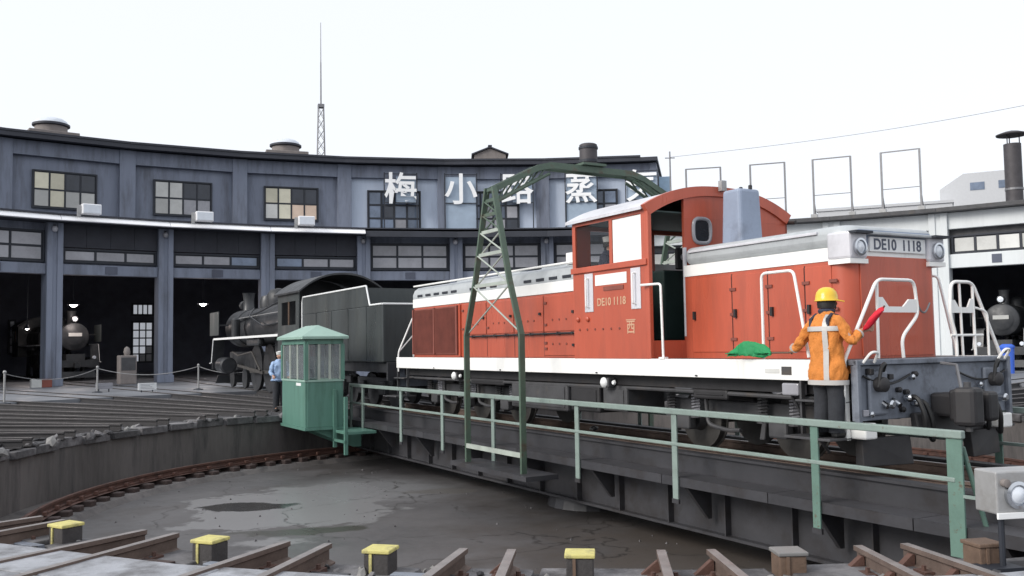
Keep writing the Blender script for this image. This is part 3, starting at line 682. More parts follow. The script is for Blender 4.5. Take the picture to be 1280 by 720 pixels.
# things standing in and before the stalls
for i, (phi, r, z, d) in enumerate(((36.67, 44, 4.28, 'in the second stall from the left'), (27.77, 42, 4.31, 'above the steam locomotive front'), (39.73, 44, 2.93, 'lowest of three inside the left stall'))):
    s = (1, 1, .5)[i]
    t = thing('hanging_lamp', 'small bright white lamp glowing %s' % d, 'lamp', pol(phi, r, z), R_(phi), 'lit lamps inside the stalls')
    MB().lathe([(.02, -.13 * s), (.14 * s, -.08 * s), (.2 * s, 0), (.14 * s, .06 * s)], n=14).build('bulb', 'lamp_on', t, smooth=True)
    MB().lathe([(.32 * s, .0), (.3 * s, .05), (.12 * s, .2), (.05, .26)], n=16).build('shade', 'frame_dark', t, smooth=True)
    MB().cyl((0, 0, .2), (0, 0, 8.05 - z), .02, 6).build('cord', 'frame_dark', t)
    pl = bpy.data.lights.new('lamp_light', 'POINT'); pl.energy = 120 * s; pl.color = (1, .86, .8); pl.shadow_soft_size = .3
    lo_ = bpy.data.objects.new('lamp_light', pl); col.objects.link(lo_); lo_.parent = t; lo_.location = (0, 0, -.35)
def stanchion(phi, r, d):
    t = thing('stanchion', 'thin grey barrier post %s' % d, 'barrier post', pol(phi, r, -.035), R_(phi), 'barrier posts before the stalls')
    MB().cyl((0, 0, 0), (0, 0, 1.0), .035, 8).build('post', 'grey_metal', t); MB().lathe([(.2, 0), (.19, .03), (.05, .06)], n=16).build('base', 'frame_dark', t)
    MB().lathe([(.05, .98), (.06, 1.02), (.03, 1.07)], n=10).build('knob', 'grey_metal', t, smooth=True)
SP = [(54.98, 21.65), (42.16, 27.0), (34.25, 25.8), (28.6, 24.5)]
for (p, r), d in zip(SP, ('at the left picture edge', 'beside the grey notice board', 'right of the white notice board', 'beside the steam locomotive wheels')): stanchion(p, r, d)
for i in range(3):
    a, b = Vector(pol(*SP[i], .93)), Vector(pol(*SP[i + 1], .93)); pts = [a.lerp(b, j / 16) - Vector((0, 0, .3 * (1 - (2 * j / 16 - 1) ** 2))) for j in range(17)]
    tag(MB().tube(pts, .014, 5).build('barrier_chain', 'grey_metal'), ('sagging chain at the far left between barrier posts', 'sagging chain in front of the notice boards', 'short sagging chain before the steam locomotive')[i], 'chain', 'chains between the barrier posts')
def notice(phi, r, wd, h, z, m, d, face_lines):
    t = thing('notice_board', d, 'sign', pol(phi, r, -.035), R_(phi))
    MB().box(-wd / 2, wd / 2, -.02, .02, z, z + h).build('board', m, t, bevel=.006)
    for x in (-wd * .3, wd * .3): MB().box(x - .02, x + .02, .021, .05, 0, z + h * .8).build('leg', 'frame_dark', t)
    for j in range(face_lines): MB().box(-wd * .38, wd * (.38 - .12 * (j % 3)), -.024, -.0205, z + h * (.2 + .2 * j), z + h * (.26 + .2 * j)).build('printed_line', 'pane_grey', t)
notice(39.0, 25.5, .72, .28, .08, 'white_paint', 'white low notice board before the second stall', 4)
notice(41.4, 27.3, .66, .24, .12, 'pane_grey', 'grey low notice board left of the white one', 3)
t = thing('white_cabinet', 'pale cabinet with rounded top inside the second stall', 'cabinet', pol(36.5, 33, -.035), R_(36.5))
MB().box(-.38, .38, -.3, .3, .1, 1.45).build('body', 'vent_tan', t, bevel=.04); MB().box(-.32, .32, -.32, -.3, .75, 1.35).build('door', 'under_grey', t, bevel=.01)
MB().lathe([(.12, 1.45), (.16, 1.6), (.12, 1.78), (.03, 1.86)], n=14).build('beacon', 'vent_tan', t, smooth=True)
t = thing('lever_stand', 'grey green point lever stand at the left picture edge', 'lever', pol(55.2, 23.0, -.17), R_(55))
MB().lathe([(.26, 0), (.24, .1), (.17, .3), (.15, 1.5), (.19, 1.6), (.1, 1.72)], n=16).build('pedestal', 'portal_pale', t, smooth=True); MB().cyl((0, 0, 1.5), (.25, 0, 2.1), .035, 8).build('lever', 'grey_metal', t)
t = thing('blue_bin', 'bright blue tall bin by the right wing stall', 'bin', pol(-39.75, 33, -.035), R_(-39.4))
MB().lathe([(.27, 0), (.30, 1.15), (.33, 1.16), (.33, 1.24), (.2, 1.34)], n=20).build('body', 'blue_plastic', t, smooth=True); MB().box(-.14, .14, -.33, -.29, .95, 1.08).build('slot', 'frame_dark', t)
t = thing('white_crate', 'small white box on the ground beside the blue bin', 'box', pol(-40.1, 30.5, -.035), R_(-39))
MB().box(-.35, .35, -.25, .25, 0, .36).build('body', 'white_paint', t, bevel=.02); MB().box(-.36, .36, -.26, .26, .36, .42).build('lid', 'pane_pale', t, bevel=.01)
t = thing('red_white_marker', 'low red and white marker block at the foot of the left column', 'marker', pol(41.6, 35.6, -.035), R_(41.6))
MB().box(-.5, -.05, -.15, .15, 0, .4).build('white_half', 'pane_pale', t, bevel=.02); MB().box(-.045, .4, -.15, .15, 0, .4).build('red_half', 'grille', t, bevel=.02)

# ================================================================ TURNTABLE, PORTAL, CABIN (local x along the bridge towards the camera, -y faces the camera)
tt = thing('turntable', 'dark steel turntable bridge with pale green railings across the round pit', 'turntable', (0, 0, 0), AX)
for s in (-1, 1):
    gd = MB().box(-10.2, 10.2, s * 1.06, s * 1.09, -1.05, -.04).build('girder', 'girder', tt)
    for z0, z1 in ((-1.09, -1.051), (-.039, -.005)): MB().box(-10.2, 10.2, s * .95, s * (1.2 if z0 < -.5 else 1.13), z0, z1).build('flange', 'girder', gd)
    rb = MB().hexa([(-.012, s * 1.091, -1.05), (.012, s * 1.091, -1.05), (.012, s * 1.19, -1.05), (-.012, s * 1.19, -1.05)], [(-.012, s * 1.091, -.40), (.012, s * 1.091, -.40), (.012, s * 1.19, -.40), (-.012, s * 1.19, -.40)]).build('stiffener', 'girder', gd)
    rb.location.x = -9.7
    for i in range(1, 17): share(rb, (-9.7 + i * 1.21, 0, 0), parent=gd)
    wp = MB().box(0, 2.02, s * 1.21, s * 1.64, -.30, -.275).build('walkway_plate', 'walkway', tt); wp.location.x = -10.15
    ec = MB().box(0, 2.02, s * 1.641, s * 1.67, -.39, -.265).build('edge_channel', 'girder', tt); ec.location.x = -10.15
    for i in range(1, 10): share(wp, (-10.15 + 2.035 * i, 0, 0), parent=tt); share(ec, (-10.15 + 2.035 * i, 0, 0), parent=tt)
    bk = MB().hexa([(-.03, s * 1.2, -.85), (.03, s * 1.2, -.85), (.03, s * 1.2, -.39), (-.03, s * 1.2, -.39)], [(-.03, s * 1.26, -.85), (.03, s * 1.26, -.85), (.03, s * 1.63, -.39), (-.03, s * 1.63, -.39)]).build('bracket', 'girder', tt)
    bk.location.x = -9.1
    for i in range(1, 9): share(bk, (-9.1 + 2.42 * i * .94, 0, 0), parent=tt)
    # railing
    posts = [-8.56, -7.7, -5.24, -3.04, -.83, 2.0, 4.42, 6.91, 8.68]
    y0 = s * 1.69
    rl = MB().box(-8.6, 8.78, y0 - .035, y0 + .035, .585, .665).build('top_rail', 'green_rail', tt, bevel=.012)
    mr = MB().box(-8.56, 8.68, y0 - .02, y0 + .02, .16, .205).build('mid_rail', 'green_rail', tt, bevel=.008)
    for i, x in enumerate(posts):
        wdt = .055 if i < 8 else .085
        p_ = MB().box(x - wdt, x + wdt, y0 - .012, y0 + .012, -.56, .584).box(x - wdt, x - wdt + .024, y0 + .0125, y0 + .07, -.56, .584).build('post', 'green_rail' if i < 7 else 'green_post', tt, bevel=.004)
        MB().box(x - .07, x + .07, y0 - .016 - .02 * 0, y0 + .016, -.62, -.561).build('post_foot', 'girder', p_)
        if i in (8,):
            MB().box(x - .12, x + .12, y0 - .02, y0 + .02, -.75, -.60).build('base_plate', 'green_post', p_, bevel=.01)
            MB().box(x + .08, x + .26, y0 - .015, y0 + .015, .02, .05).build('latch_arm', 'green_rail', p_)
            MB().cyl((x + .1, y0 + .3, -.3), (x + .05, y0 + .05, .5), .025, 8).build('stay', 'green_post', p_)
sl = MB().box(-.11, .11, -.93, .93, -.29, -.165).build('sleeper', 'sleeper', tt, bevel=.01); sl.location.x = -9.95
for i in range(1, 34): share(sl, (-9.95 + i * .605, 0, rr.uniform(-.006, .002)), (0, 0, rr.uniform(-.01, .01)), tt)
for y in (-.565, .565):
    o = rail_mesh(-10.3, 10.3).build('rail', 'rail_side', tt); steel_top(o); o.rotation_euler = (0, 0, R_(90)); o.location = (0, y, 0)
for x in (-9.62, 9.62):
    for y in (-.75, .75):
        wv = MB().lathe([(.1, -.09), (.30, -.09), (.33, -.06), (.33, .05), (.37, .06), (.37, .09), (.1, .09)], (x, y, -.70), (1, 0, 0), 24).build('truck_wheel', 'wheel_steel', tt, smooth=True)
MB().lathe([(.9, -1.38), (.85, -1.2), (.5, -1.1), (.45, -.35)], n=24).build('centre_pivot', 'girder', tt)
for x in (-8.5, -5, -2, 2, 5, 8.5): MB().box(x - .06, x + .06, -1.05, 1.05, -.9, -.31).build('cross_beam', 'girder', tt)
MB().box(-1.4, 1.4, -2.3, -1.68, -.64, -.56).build('portal_foot_plate', 'girder', tt); MB().box(-1.4, 1.4, 1.68, 2.3, -.64, -.56).build('portal_foot_plate', 'girder', tt)

po = thing('lattice_portal', 'tall green lattice steel portal arching over the orange locomotive', 'portal', (0, 0, 0), AX)
for s in (-1, 1):
    Y = s * 2.12
    PF = [(1.02, -.56), (1.02, 1.75), (.64, 2.7), (.13, 4.38)]
    def X(z):
        for (xa, za), (xb, zb) in zip(PF, PF[1:]):
            if z <= zb: return xa + (xb - xa) * (z - za) / (zb - za)
        return PF[-1][0]
    for e in (-1, 1):
        lg = MB(); w_ = .027
        for (xa, za), (xb, zb) in zip(PF, PF[1:]):
            lg.hexa([(e * xa - w_, Y - .05, za), (e * xa + w_, Y - .05, za), (e * xa + w_, Y + .05, za), (e * xa - w_, Y + .05, za)], [(e * xb - w_, Y - .05, zb), (e * xb + w_, Y - .05, zb), (e * xb + w_, Y + .05, zb), (e * xb - w_, Y + .05, zb)])
        lg.build('leg', 'portal_green', po)
    lv = [1.8, 2.65, 3.2, 3.6, 3.9, 4.15]
    for z0, z1 in zip(lv, lv[1:]):
        for e in (-1, 1): MB().cyl((e * X(z0), Y - .03 * e, z0), (-e * X(z1), Y - .03 * e, z1), .015, 6).build('brace', 'portal_pale' if z0 < 3.6 else 'portal_green', po)
        MB().box(-X(z1), X(z1), Y - .02, Y + .02, z1 - .03, z1 + .03).build('strut', 'portal_pale' if z1 < 3.7 else 'portal_green', po)
    MB().box(-1.0, 1.0, Y - .05, Y - .01, -.30, -.22).build('foot_tie', 'portal_pale', po)
arc = [(-2.12, 4.33), (-1.20, 4.79), (-.92, 4.86), (.92, 4.84), (1.20, 4.76), (2.12, 4.30)]
for x in (-.12, .12):
    ub_, lb_ = MB(), MB()
    for (ya, za), (yb, zb) in zip(arc, arc[1:]):
        ub_.hexa([(x - .03, ya, za - .06), (x + .03, ya, za - .06), (x + .03, yb, zb - .06), (x - .03, yb, zb - .06)], [(x - .03, ya, za + .055), (x + .03, ya, za + .055), (x + .03, yb, zb + .055), (x - .03, yb, zb + .055)])
    ub_.build('arch_beam', 'portal_green', po)
    for s in (-1, 1):
        MB().cyl((x, s * 2.08, 4.10), (x, s * .95, 4.70), .03, 6).build('lower_chord', 'portal_green', po)
        for i in range(4): f0, f1 = i / 4, (i + 1) / 4; MB().cyl((x, s * (2.08 - 1.1 * f0), 4.10 + .58 * f0), (x, s * (2.12 - 1.1 * f1), 4.31 + .5 * f1), .018, 5).build('web_brace', 'portal_green', po)
for ya, za in arc: MB().box(-.09, .09, ya - .03, ya + .03, za - .02, za + .03).build('cross_tie', 'portal_green', po)
MB().box(-.22, .22, -.26, .26, 4.916, 4.96).build('saddle_plate', 'portal_green', po)
cl = MB().lathe([(.17, 4.96), (.17, 5.34), (.14, 5.36), (.05, 5.38)], n=24).build('current_collector', 'pipe_dark', po, smooth=True)
MB().lathe([(.185, 5.0), (.185, 5.05)], n=24).build('collar', 'frame_dark', cl); MB().lathe([(.185, 5.26), (.185, 5.30)], n=24).build('collar', 'frame_dark', cl)

cb = thing('operator_cabin', 'small green turntable operator cabin with windows and pale hipped roof', 'cabin', loc2w(-8.75, -2.65, -.34), AX)
hx, hy, H = 1.0, .46, 2.14
for s in (-1, 1):
    MB().box(-hx, hx, s * hy - .02, s * hy + .02, .0, 1.10).build('wall_panel', 'green_cabin', cb, bevel=.006)
    MB().box(s * hx - .02, s * hx + .02, -hy + .021, hy - .021, .0, 1.10).build('wall_panel', 'green_cabin', cb, bevel=.006)
    MB().box(-hx - .03, hx + .03, s * hy - .035, s * hy + .035, 1.101, 1.15).build('window_sill', 'green_pale', cb); MB().box(-hx, hx, s * hy - .03, s * hy + .03, 2.02, H).build('header', 'green_cabin', cb)
    MB().box(s * hx - .035, s * hx + .035, -hy + .036, hy - .036, 1.101, 1.15).build('window_sill', 'green_pale', cb); MB().box(s * hx - .03, s * hx + .03, -hy + .031, hy - .031, 2.02, H).build('header', 'green_cabin', cb)
    for e in (-1, 1): MB().box(s * hx - .045, s * hx + .045, e * hy - .045, e * hy + .045, 1.15, 2.019).build('corner_post', 'green_cabin', cb)
    for i in range(3):
        x0, x1 = -hx + .05 + i * (2 * hx - .1) / 3, -hx + .05 + (i + 1) * (2 * hx - .1) / 3
        wv = MB().box(x0 + .02, x1 - .02, s * hy - .004, s * hy + .004, 1.17, 2.0).build('window', 'window_glass', cb)
        for x in (x0, x1 - .04): MB().box(x, x + .04, s * hy - .015, s * hy + .015, 1.151, 2.018).build('frame', 'portal_pale', wv)
    for i in range(3):
        y0, y1 = -hy + .05 + i * (2 * hy - .1) / 3, -hy + .05 + (i + 1) * (2 * hy - .1) / 3
        wv = MB().box(s * hx - .004, s * hx + .004, y0 + .015, y1 - .015, 1.17, 2.0).build('window', 'window_glass', cb)
        for y in (y0, y1 - .03): MB().box(s * hx - .015, s * hx + .015, y, y + .03, 1.151, 2.018).build('frame', 'portal_pale', wv)
ov = .13
MB().add([(-hx - ov, -hy - ov, H), (hx + ov, -hy - ov, H), (hx + ov, hy + ov, H), (-hx - ov, hy + ov, H), (-hx - ov, -hy - ov, H + .07), (hx + ov, -hy - ov, H + .07), (hx + ov, hy + ov, H + .07), (-hx - ov, hy + ov, H + .07), (-hx + .5, 0, H + .36), (hx - .5, 0, H + .36)],
         [(0, 3, 2, 1), (0, 1, 5, 4), (1, 2, 6, 5), (2, 3, 7, 6), (3, 0, 4, 7), (4, 5, 9, 8), (5, 6, 9), (6, 7, 8, 9), (7, 4, 8)]).build('roof', 'green_pale', cb, bevel=.01)
MB().box(-hx - .06, hx + .06, -hy - .05, hy + .05, -.07, -.002).build('floor', 'green_cabin', cb)
MB().box(hx - .75, hx - .35, -hy - .024, -hy - .0205, 1.0, 1.07).build('name_plate', 'white_paint', cb)
MB().box(-.2, .2, -.1, .2, .0, 1.0).build('control_desk', 'frame_dark', cb, bevel=.02)
for x in (-.8, .8): MB().hexa([(x - .04, -.3, -.071), (x + .04, -.3, -.071), (x + .04, 1.0, -.071), (x - .04, 1.0, -.071)][::-1], [(x - .04, .8, -.55), (x + .04, .8, -.55), (x + .04, 1.0, -.55), (x - .04, 1.0, -.55)][::-1]).build('bracket', 'green_cabin', cb)
MB().box(1.0, 1.9, .25, 1.0, -.15, -.08).build('landing', 'green_cabin', cb, bevel=.008)
MB().box(1.82, 1.9, .2, .28, -.62, .75).build('landing_post', 'green_cabin', cb); MB().box(1.02, 1.1, .2, .28, -.5, .9).build('landing_post', 'green_cabin', cb)
MB().box(1.02, 1.9, .2, .26, -.35, -.29).build('landing_tie', 'green_cabin', cb)
MB().box(-1.50, -1.02, -.30, 1.0, .21, .275).build('landing', 'green_cabin', cb, bevel=.008)

# signal lamp box by the pit edge at the right
c = lat(174.714 + STEP * 2, 10.78, 0)
t = thing('signal_box', 'pale grey metal box with a round bright lens at the right pit edge', 'signal box', (c.x, c.y, -.15), R_(174.714 + STEP * 2))
MB().box(-.36, .12, -.12, .12, .42, .73).build('housing', 'grey_metal', t, bevel=.012); MB().box(-.37, .13, .121, .14, .39, .435).build('lip', 'white_paint', t, bevel=.004)
ln = MB().lathe([(.10, 0), (.10, .03), (.075, .035), (.07, .02)], (-.04, .121, .56), (0, 1, 0), 24).build('lens_ring', 'chrome', t, smooth=True)
MB().lathe([(.068, .0), (.06, .02), (.03, .035), (.005, .04)], (-.04, .13, .56), (0, 1, 0), 20).build('lens', 'lamp_glass', ln, smooth=True)
MB().lathe([(.03, 0), (.03, .04), (.01, .045)], (.06, .121, .65), (0, 1, 0), 14).build('knob', 'vent_tan', t, smooth=True)
MB().cyl((.0, 0, 0), (.0, 0, .42), .022, 8).build('post', 'frame_dark', t); MB().box(-.1, .22, -.1, .1, -.02, .03).build('foot', 'frame_dark', t)

# ================================================================ DIESEL LOCOMOTIVE
dl = thing('diesel_locomotive', 'orange and white centre cab diesel locomotive standing on the turntable', 'locomotive', (0, 0, 0), AX)
def P(name, m, x0, x1, y0, y1, z0, z1, bevel=0, par=None): return MB().box(x0, x1, y0, y1, z0, z1).build(name, m, par or dl, bevel=bevel)
P('underframe', 'black_frame', -6.1, 7.2, -1.22, 1.22, .92, 1.27)
P('walkway_deck', 'under_grey', -6.12, 7.22, -1.40, 1.40, 1.275, 1.33)
for s in (-1, 1):
    sl_ = P('side_sill', 'loco_white', -6.12, 7.16, s * 1.402, s * 1.425, 1.085, 1.335, bevel=.006)
    for x in (-4, -1, 2.2, 4.6): MB().box(x - .02, x + .02, s * 1.41, s * 1.44, 1.1, 1.12).build('bolt_strip', 'under_grey', sl_)
MB().box(6.18, 6.34, -1.432, -1.426, 1.15, 1.25).build('stencil_mark', 'under_grey', dl)
MB().box(5.9, 6.14, -1.432, -1.426, 1.17, 1.22).build('stencil_mark', 'pane_pale', dl)
# ---- long bonnet
lb = P('long_bonnet', 'orange', -5.36, 1.56, -1.30, 1.30, 1.331, 2.46, bevel=.02)
P('bonnet_band', 'loco_white', -5.375, 1.56, -1.312, 1.312, 2.462, 2.66, bevel=.008, par=lb)
rp = [(-1.305, 2.662), (-1.305, 2.76), (-1.26, 2.86), (-1.17, 2.925), (-1.05, 2.95), (1.05, 2.95), (1.17, 2.925), (1.26, 2.86), (1.305, 2.76), (1.305, 2.662)]
MB().prism(rp, 'x', -5.372, 1.56).build('bonnet_roof', 'loco_grey', lb, smooth=True)
MB().box(-5.3, 1.5, -1.33, -1.27, 2.94, 2.975).build('roof_edge_rail', 'loco_white', lb, bevel=.008)
MB().box(-5.3, 1.5, 1.27, 1.33, 2.94, 2.975).build('roof_edge_rail', 'loco_white', lb, bevel=.008)
for i in range(15):
    x = -5.1 + i * .44
    if i not in (5, 9, 10): MB().box(x, x + .26, -1.318, -1.306, 2.70, 2.75).build('vent_slot', 'frame_dark', lb)
for x in (-3.9, -2.0, -.3): MB().box(x, x + .9, -.9, .9, 2.952, 3.0).build('roof_hatch', 'loco_grey', lb, bevel=.01)
MB().box(.85, 1.05, -1.1, -.95, 2.96, 3.16).build('roof_lamp', 'loco_white', lb, bevel=.01)
# radiator shutters
gr = P('radiator_grille', 'grille', -5.24, -2.98, -1.335, -1.301, 1.40, 2.42, bevel=.006)
sm_ = MB()
for i in range(46): x = -5.2 + i * .0482; sm_.box(x, x + .02, -1.36, -1.336, 1.43, 2.39)
stuff(sm_.build('shutter_slats', 'grille', gr))
for x in (-5.26, -4.13, -3.0): MB().box(x - .03, x + .03, -1.372, -1.336, 1.40, 2.42).build('frame', 'grille', gr)
P('grille_trim', 'orange', -2.95, -2.88, -1.34, -1.301, 1.36, 2.44, par=lb)
# bonnet doors with hinges
xs = [-2.85, -1.75, -.65, .42, 1.5]
for i, (a, b) in enumerate(zip(xs, xs[1:])):
    for z0, z1 in ((1.80, 2.42),) if i < 3 else ((1.80, 2.42), (1.38, 1.72)):
        d = P('bonnet_door', 'orange', a + .02, b - .02, -1.316, -1.301, z0, z1, bevel=.006, par=lb)
        for zz in (z0 + .12, z1 - .12):
            MB().box(a + .03, a + .12, -1.334, -1.317, zz - .02, zz + .02).build('hinge', 'grille', d)
        MB().box(b - .14, b - .08, -1.345, -1.317, (z0 + z1) / 2 - .015, (z0 + z1) / 2 + .03).build('handle', 'black_frame', d)
        for j in range(3): MB().cyl((a + .3 + j * .22, -1.317, z0 + .2), (a + .3 + j * .22, -1.326, z0 + .2), .02, 8).build('rivet', 'grille', d)
for x in xs[1:-1]: MB().box(x - .006, x + .006, -1.304, -1.3005, 1.36, 2.44).build('seam', 'black_frame', lb)
tube('conduit', 'black_frame', lb, [(-2.45, -1.35, 1.76), (1.5, -1.35, 1.76)], .018)
for i in range(9): MB().box(-2.3 + i * .46, -2.26 + i * .46, -1.37, -1.301, 1.735, 1.785).build('conduit_clip', 'black_frame', lb)
P('end_grille', 'grille', -5.40, -5.361, -1.0, 1.0, 1.5, 2.3, par=lb)
for y in (-.9, .9): MB().lathe([(.13, 0), (.13, .06), (.1, .07)], (-5.36, y, 2.75), (-1, 0, 0), 16).build('headlight', 'chrome', lb, smooth=True)
# ---- cab
CX0, CX1, CY = 1.57, 3.58, 1.43
ZW, ZE = 2.80, 3.50
cabp = MB().box(CX0, CX1, -CY, -CY + .04, 1.331, ZW).build('cab', 'orange', dl, bevel=.008)
def C(name, m, x0, x1, y0, y1, z0, z1, bevel=0): return P(name, m, x0, x1, y0, y1, z0, z1, bevel, cabp)
C('far_side_wall', 'orange', CX0, CX1, CY - .04, CY, 1.331, ZW)
for s in (-1, 1):
    y0, y1 = (s * CY, s * (CY - .04))
    for x0, x1 in ((CX0, CX0 + .09), (2.62, 2.70), (CX1 - .14, CX1)): C('window_pillar', 'orange', x0, x1, y0, y1, ZW + .001, ZE - .001)
    C('cantrail', 'orange', CX0, CX1, y0, y1, ZE, 3.56)
# side window: near half slid open, white panel painted as reflected sky in the other
wn = C('side_window', 'cab_glass', 1.67, 2.61, -CY + .015, -CY + .022, ZW + .03, ZE - .02)
C('sky_reflection', 'loco_white', 2.71, CX1 - .15, -CY + .008, -CY + .03, ZW + .02, ZE - .01)
C('window_rail', 'orange', CX0 - .02, CX1 + .0, -CY - .035, -CY - .001, ZW - .08, ZW + .015, bevel=.01)
C('cab_band', 'loco_white', 2.22, 3.06, -CY - .006, -CY, 2.49, 2.66)
for x in (1.92, 3.17):
    gp = C('grab_plate', 'roof_pale', x, x + .24, -CY - .012, -CY - .0005, 2.08, 2.70, bevel=.006)
    MB().tube(rnd([(x + .12, -CY - .012, 2.16), (x + .12, -CY - .07, 2.16), (x + .12, -CY - .07, 2.62), (x + .12, -CY - .012, 2.62)], .03), .014, 6).build('grab_iron', 'loco_white', gp, smooth=True)
C('maker_plate', 'grille', 2.45, 2.98, -CY - .012, -CY - .0005, 2.40, 2.465)
for x in (2.0, 1.72): MB().lathe([(.045, 0), (.04, .03), (.02, .045)], (x, -CY, 1.97), (0, -1, 0), 12).build('marker_lamp', 'orange', cabp, smooth=True)
for i in range(6): MB().lathe([(.022, 0), (.018, .012)], (1.75 + i * .22, -CY, 1.80), (0, -1, 0), 8).build('rivet', 'grille', cabp)
for tx_, xx_ in (('DE10', 2.45), ('1118', 2.86)): text('cab_number', tx_, 'decal_cream', cabp, .17, Matrix.Translation((xx_, -CY - .003, 2.22)) @ Matrix.Rotation(R_(90), 4, 'X'), extrude=.002, font_w=.004)
text('depot_mark', '西', 'decal_cream', cabp, .22, Matrix.Translation((3.14, -CY - .003, 1.80)) @ Matrix.Rotation(R_(90), 4, 'X'), extrude=.002, font_w=.003)
C('mark_underline', 'decal_cream', 3.02, 3.26, -CY - .004, -CY - .0005, 1.915, 1.93)
# roof: vaulted, pale on top
def vault(y): return 3.56 + .36 * (1 - (abs(y) / 1.5) ** 2.4)
yy = [-1.5 + 3.0 * i / 24 for i in range(25)]
up = [(y, vault(y) + .035) for y in yy]; dn = [(y, vault(y) - .012) for y in reversed(yy)]
MB().prism(up + dn, 'x', CX0 - .1, CX1 - .04).build('cab_roof', 'roof_pale', cabp, smooth=True)
# end walls: gables, door opening on the near front corner, round cornered window
gp_ = [(y * .952, vault(y) - .014) for y in yy]
def gable(x0, x1, zb, m, nm):
    MB().prism([(-CY, zb)] + gp_ + [(CY, zb)], 'x', x0, x1).build(nm, m, cabp)
MB().prism([(-.72, 3.46)] + [p for p in gp_ if p[0] >= -.72] + [(CY, 3.46)], 'x', CX1 - .05, CX1).build('front_gable', 'orange', cabp); gable(CX0, CX0 + .05, 3.46, 'orange', 'rear_gable')
fr = [(y * 1.0, vault(y) + .05) for y in yy] + [(y * .93, vault(y) - .10) for y in reversed(yy)]
MB().prism(fr, 'x', CX1 - .05, CX1 + .035).build('front_arch', 'orange', cabp, smooth=True)
C('door_post', 'orange', CX1 - .05, CX1 + .03, -CY - .005, -CY + .07, 1.331, 3.55, bevel=.015)
C('front_wall', 'orange', CX1 - .05, CX1, -.72, CY, 1.331, 3.459)
C('door_jamb', 'roof_pale', CX1 - .02, CX1 + .02, -.745, -.70, 1.66, 3.0)
C('door_sill', 'orange', CX1 - .05, CX1 + .01, -CY + .071, -.7205, 1.331, 1.60)
for y in (-.38, .5):
    MB().tube([(CX1 + .012, y + .17 * math.copysign(abs(math.cos(a)) ** .6, math.cos(a)), 3.27 + .19 * math.copysign(abs(math.sin(a)) ** .6, math.sin(a))) for a in [i * math.pi / 14 for i in range(28)]], .03, 8, closed=True).build('window_gasket', 'pane_grey', cabp, smooth=True)
    MB().prism([(y + .165 * math.copysign(abs(math.cos(a)) ** .6, math.cos(a)), 3.27 + .185 * math.copysign(abs(math.sin(a)) ** .6, math.sin(a))) for a in [i * math.pi / 14 for i in range(28)]], 'x', CX1 + .001, CX1 + .012).build('front_window', 'glass_dark', cabp)
C('rear_wall', 'orange', CX0, CX0 + .05, -CY + .041, CY - .041, 1.331, 2.82)
for y0, y1 in ((-CY + .041, -1.1), (-.25, .25), (1.1, CY - .041)): C('rear_pillar', 'orange', CX0, CX0 + .05, y0, y1, 2.821, 3.459)
C('cab_floor', 'cab_inside', CX0 + .06, CX1 - .06, -CY + .05, CY - .05, 1.56, 1.60)
C('inner_lining', 'cab_inside', CX0 + .055, CX1 - .055, CY - .06, CY - .045, 1.601, ZW - .02)
C('inner_lining', 'cab_inside', CX0 + .055, CX1 - .055, -CY + .042, -CY + .055, 1.601, ZW - .02)
C('inner_lining', 'cab_inside', CX1 - .075, CX1 - .055, -.70, CY - .06, 1.601, 3.45)
C('inner_lining', 'cab_inside', CX0 + .051, CX0 + .065, -CY + .06, CY - .06, 1.601, 2.82)
C('inner_ceiling', 'cab_inside', CX0 + .06, CX1 - .06, -CY + .05, CY - .05, 3.53, 3.55)
C('control_stand', 'cab_inside', 2.0, 2.6, -.35, .6, 1.601, 2.75, bevel=.03)
C('seat_back', 'rubber', 1.9, 2.0, -1.1, -.6, 1.9, 2.6, bevel=.03); C('gauge_panel', 'under_grey', 2.7, 2.78, -.2, .4, 2.75, 3.1, bevel=.02)
for y in (-.08, .12, .3): MB().lathe([(.06, 0), (.06, .03)], (2.78, y, 2.95), (1, 0, 0), 14).build('gauge', 'lamp_glass', cabp)
# ---- short bonnet
NY, FY, XE = -.74, 1.0, 6.66
def plan(dy=0., dx=0., r=.24):
    pts = [(3.585, FY + dy), (3.585, NY - dy)]
    for (cx, cy, a0) in ((XE + dx - r, NY - dy + r, -90), (XE + dx - r, FY + dy - r, 0)):
        for i in range(7): a = R_(a0 + 15 * i); pts.append((cx + r * math.cos(a), cy + r * math.sin(a)))
    return pts
sb = MB().prism(plan(), 'z', 1.331, 2.55).build('short_bonnet', 'orange', dl, smooth=True)
MB().prism(plan(.01, .006), 'z', 2.552, 2.72).build('bonnet_band', 'loco_white', sb, smooth=True)
ub = MB().prism(plan(.004, .002), 'z', 2.722, 2.99).build('bonnet_roof', 'loco_grey', sb, smooth=True, bevel=.10, seg=4)
MB().box(XE - .02, XE + .006, NY + .2, FY - .2, 2.73, 2.93).build('nose_panel', 'stack_grey', sb)
MB().box(3.7, 6.2, NY - .03, NY + .02, 2.90, 2.935).build('roof_edge_rail', 'roof_pale', sb, bevel=.006)
P('end_panel', 'orange', XE + .0005, XE + .012, NY + .20, FY - .20, 1.36, 2.60, par=sb)
bx_ = P('number_board', 'white_paint', XE + .0, XE + .035, -.38, .68, 2.655, 2.845, bevel=.008, par=sb)
for tx_, yy_ in (('DE10', -.10), ('1118', .40)): text('end_number', tx_, 'decal_dark', bx_, .19, Matrix.Translation((XE + .037, yy_, 2.745)) @ Matrix.Rotation(R_(90), 4, 'Z') @ Matrix.Rotation(R_(90), 4, 'X'), extrude=.002, font_w=.004)
MB().box(XE - .12, XE + .10, -.45, .75, 2.862, 2.90).build('visor', 'loco_grey', sb, bevel=.01)
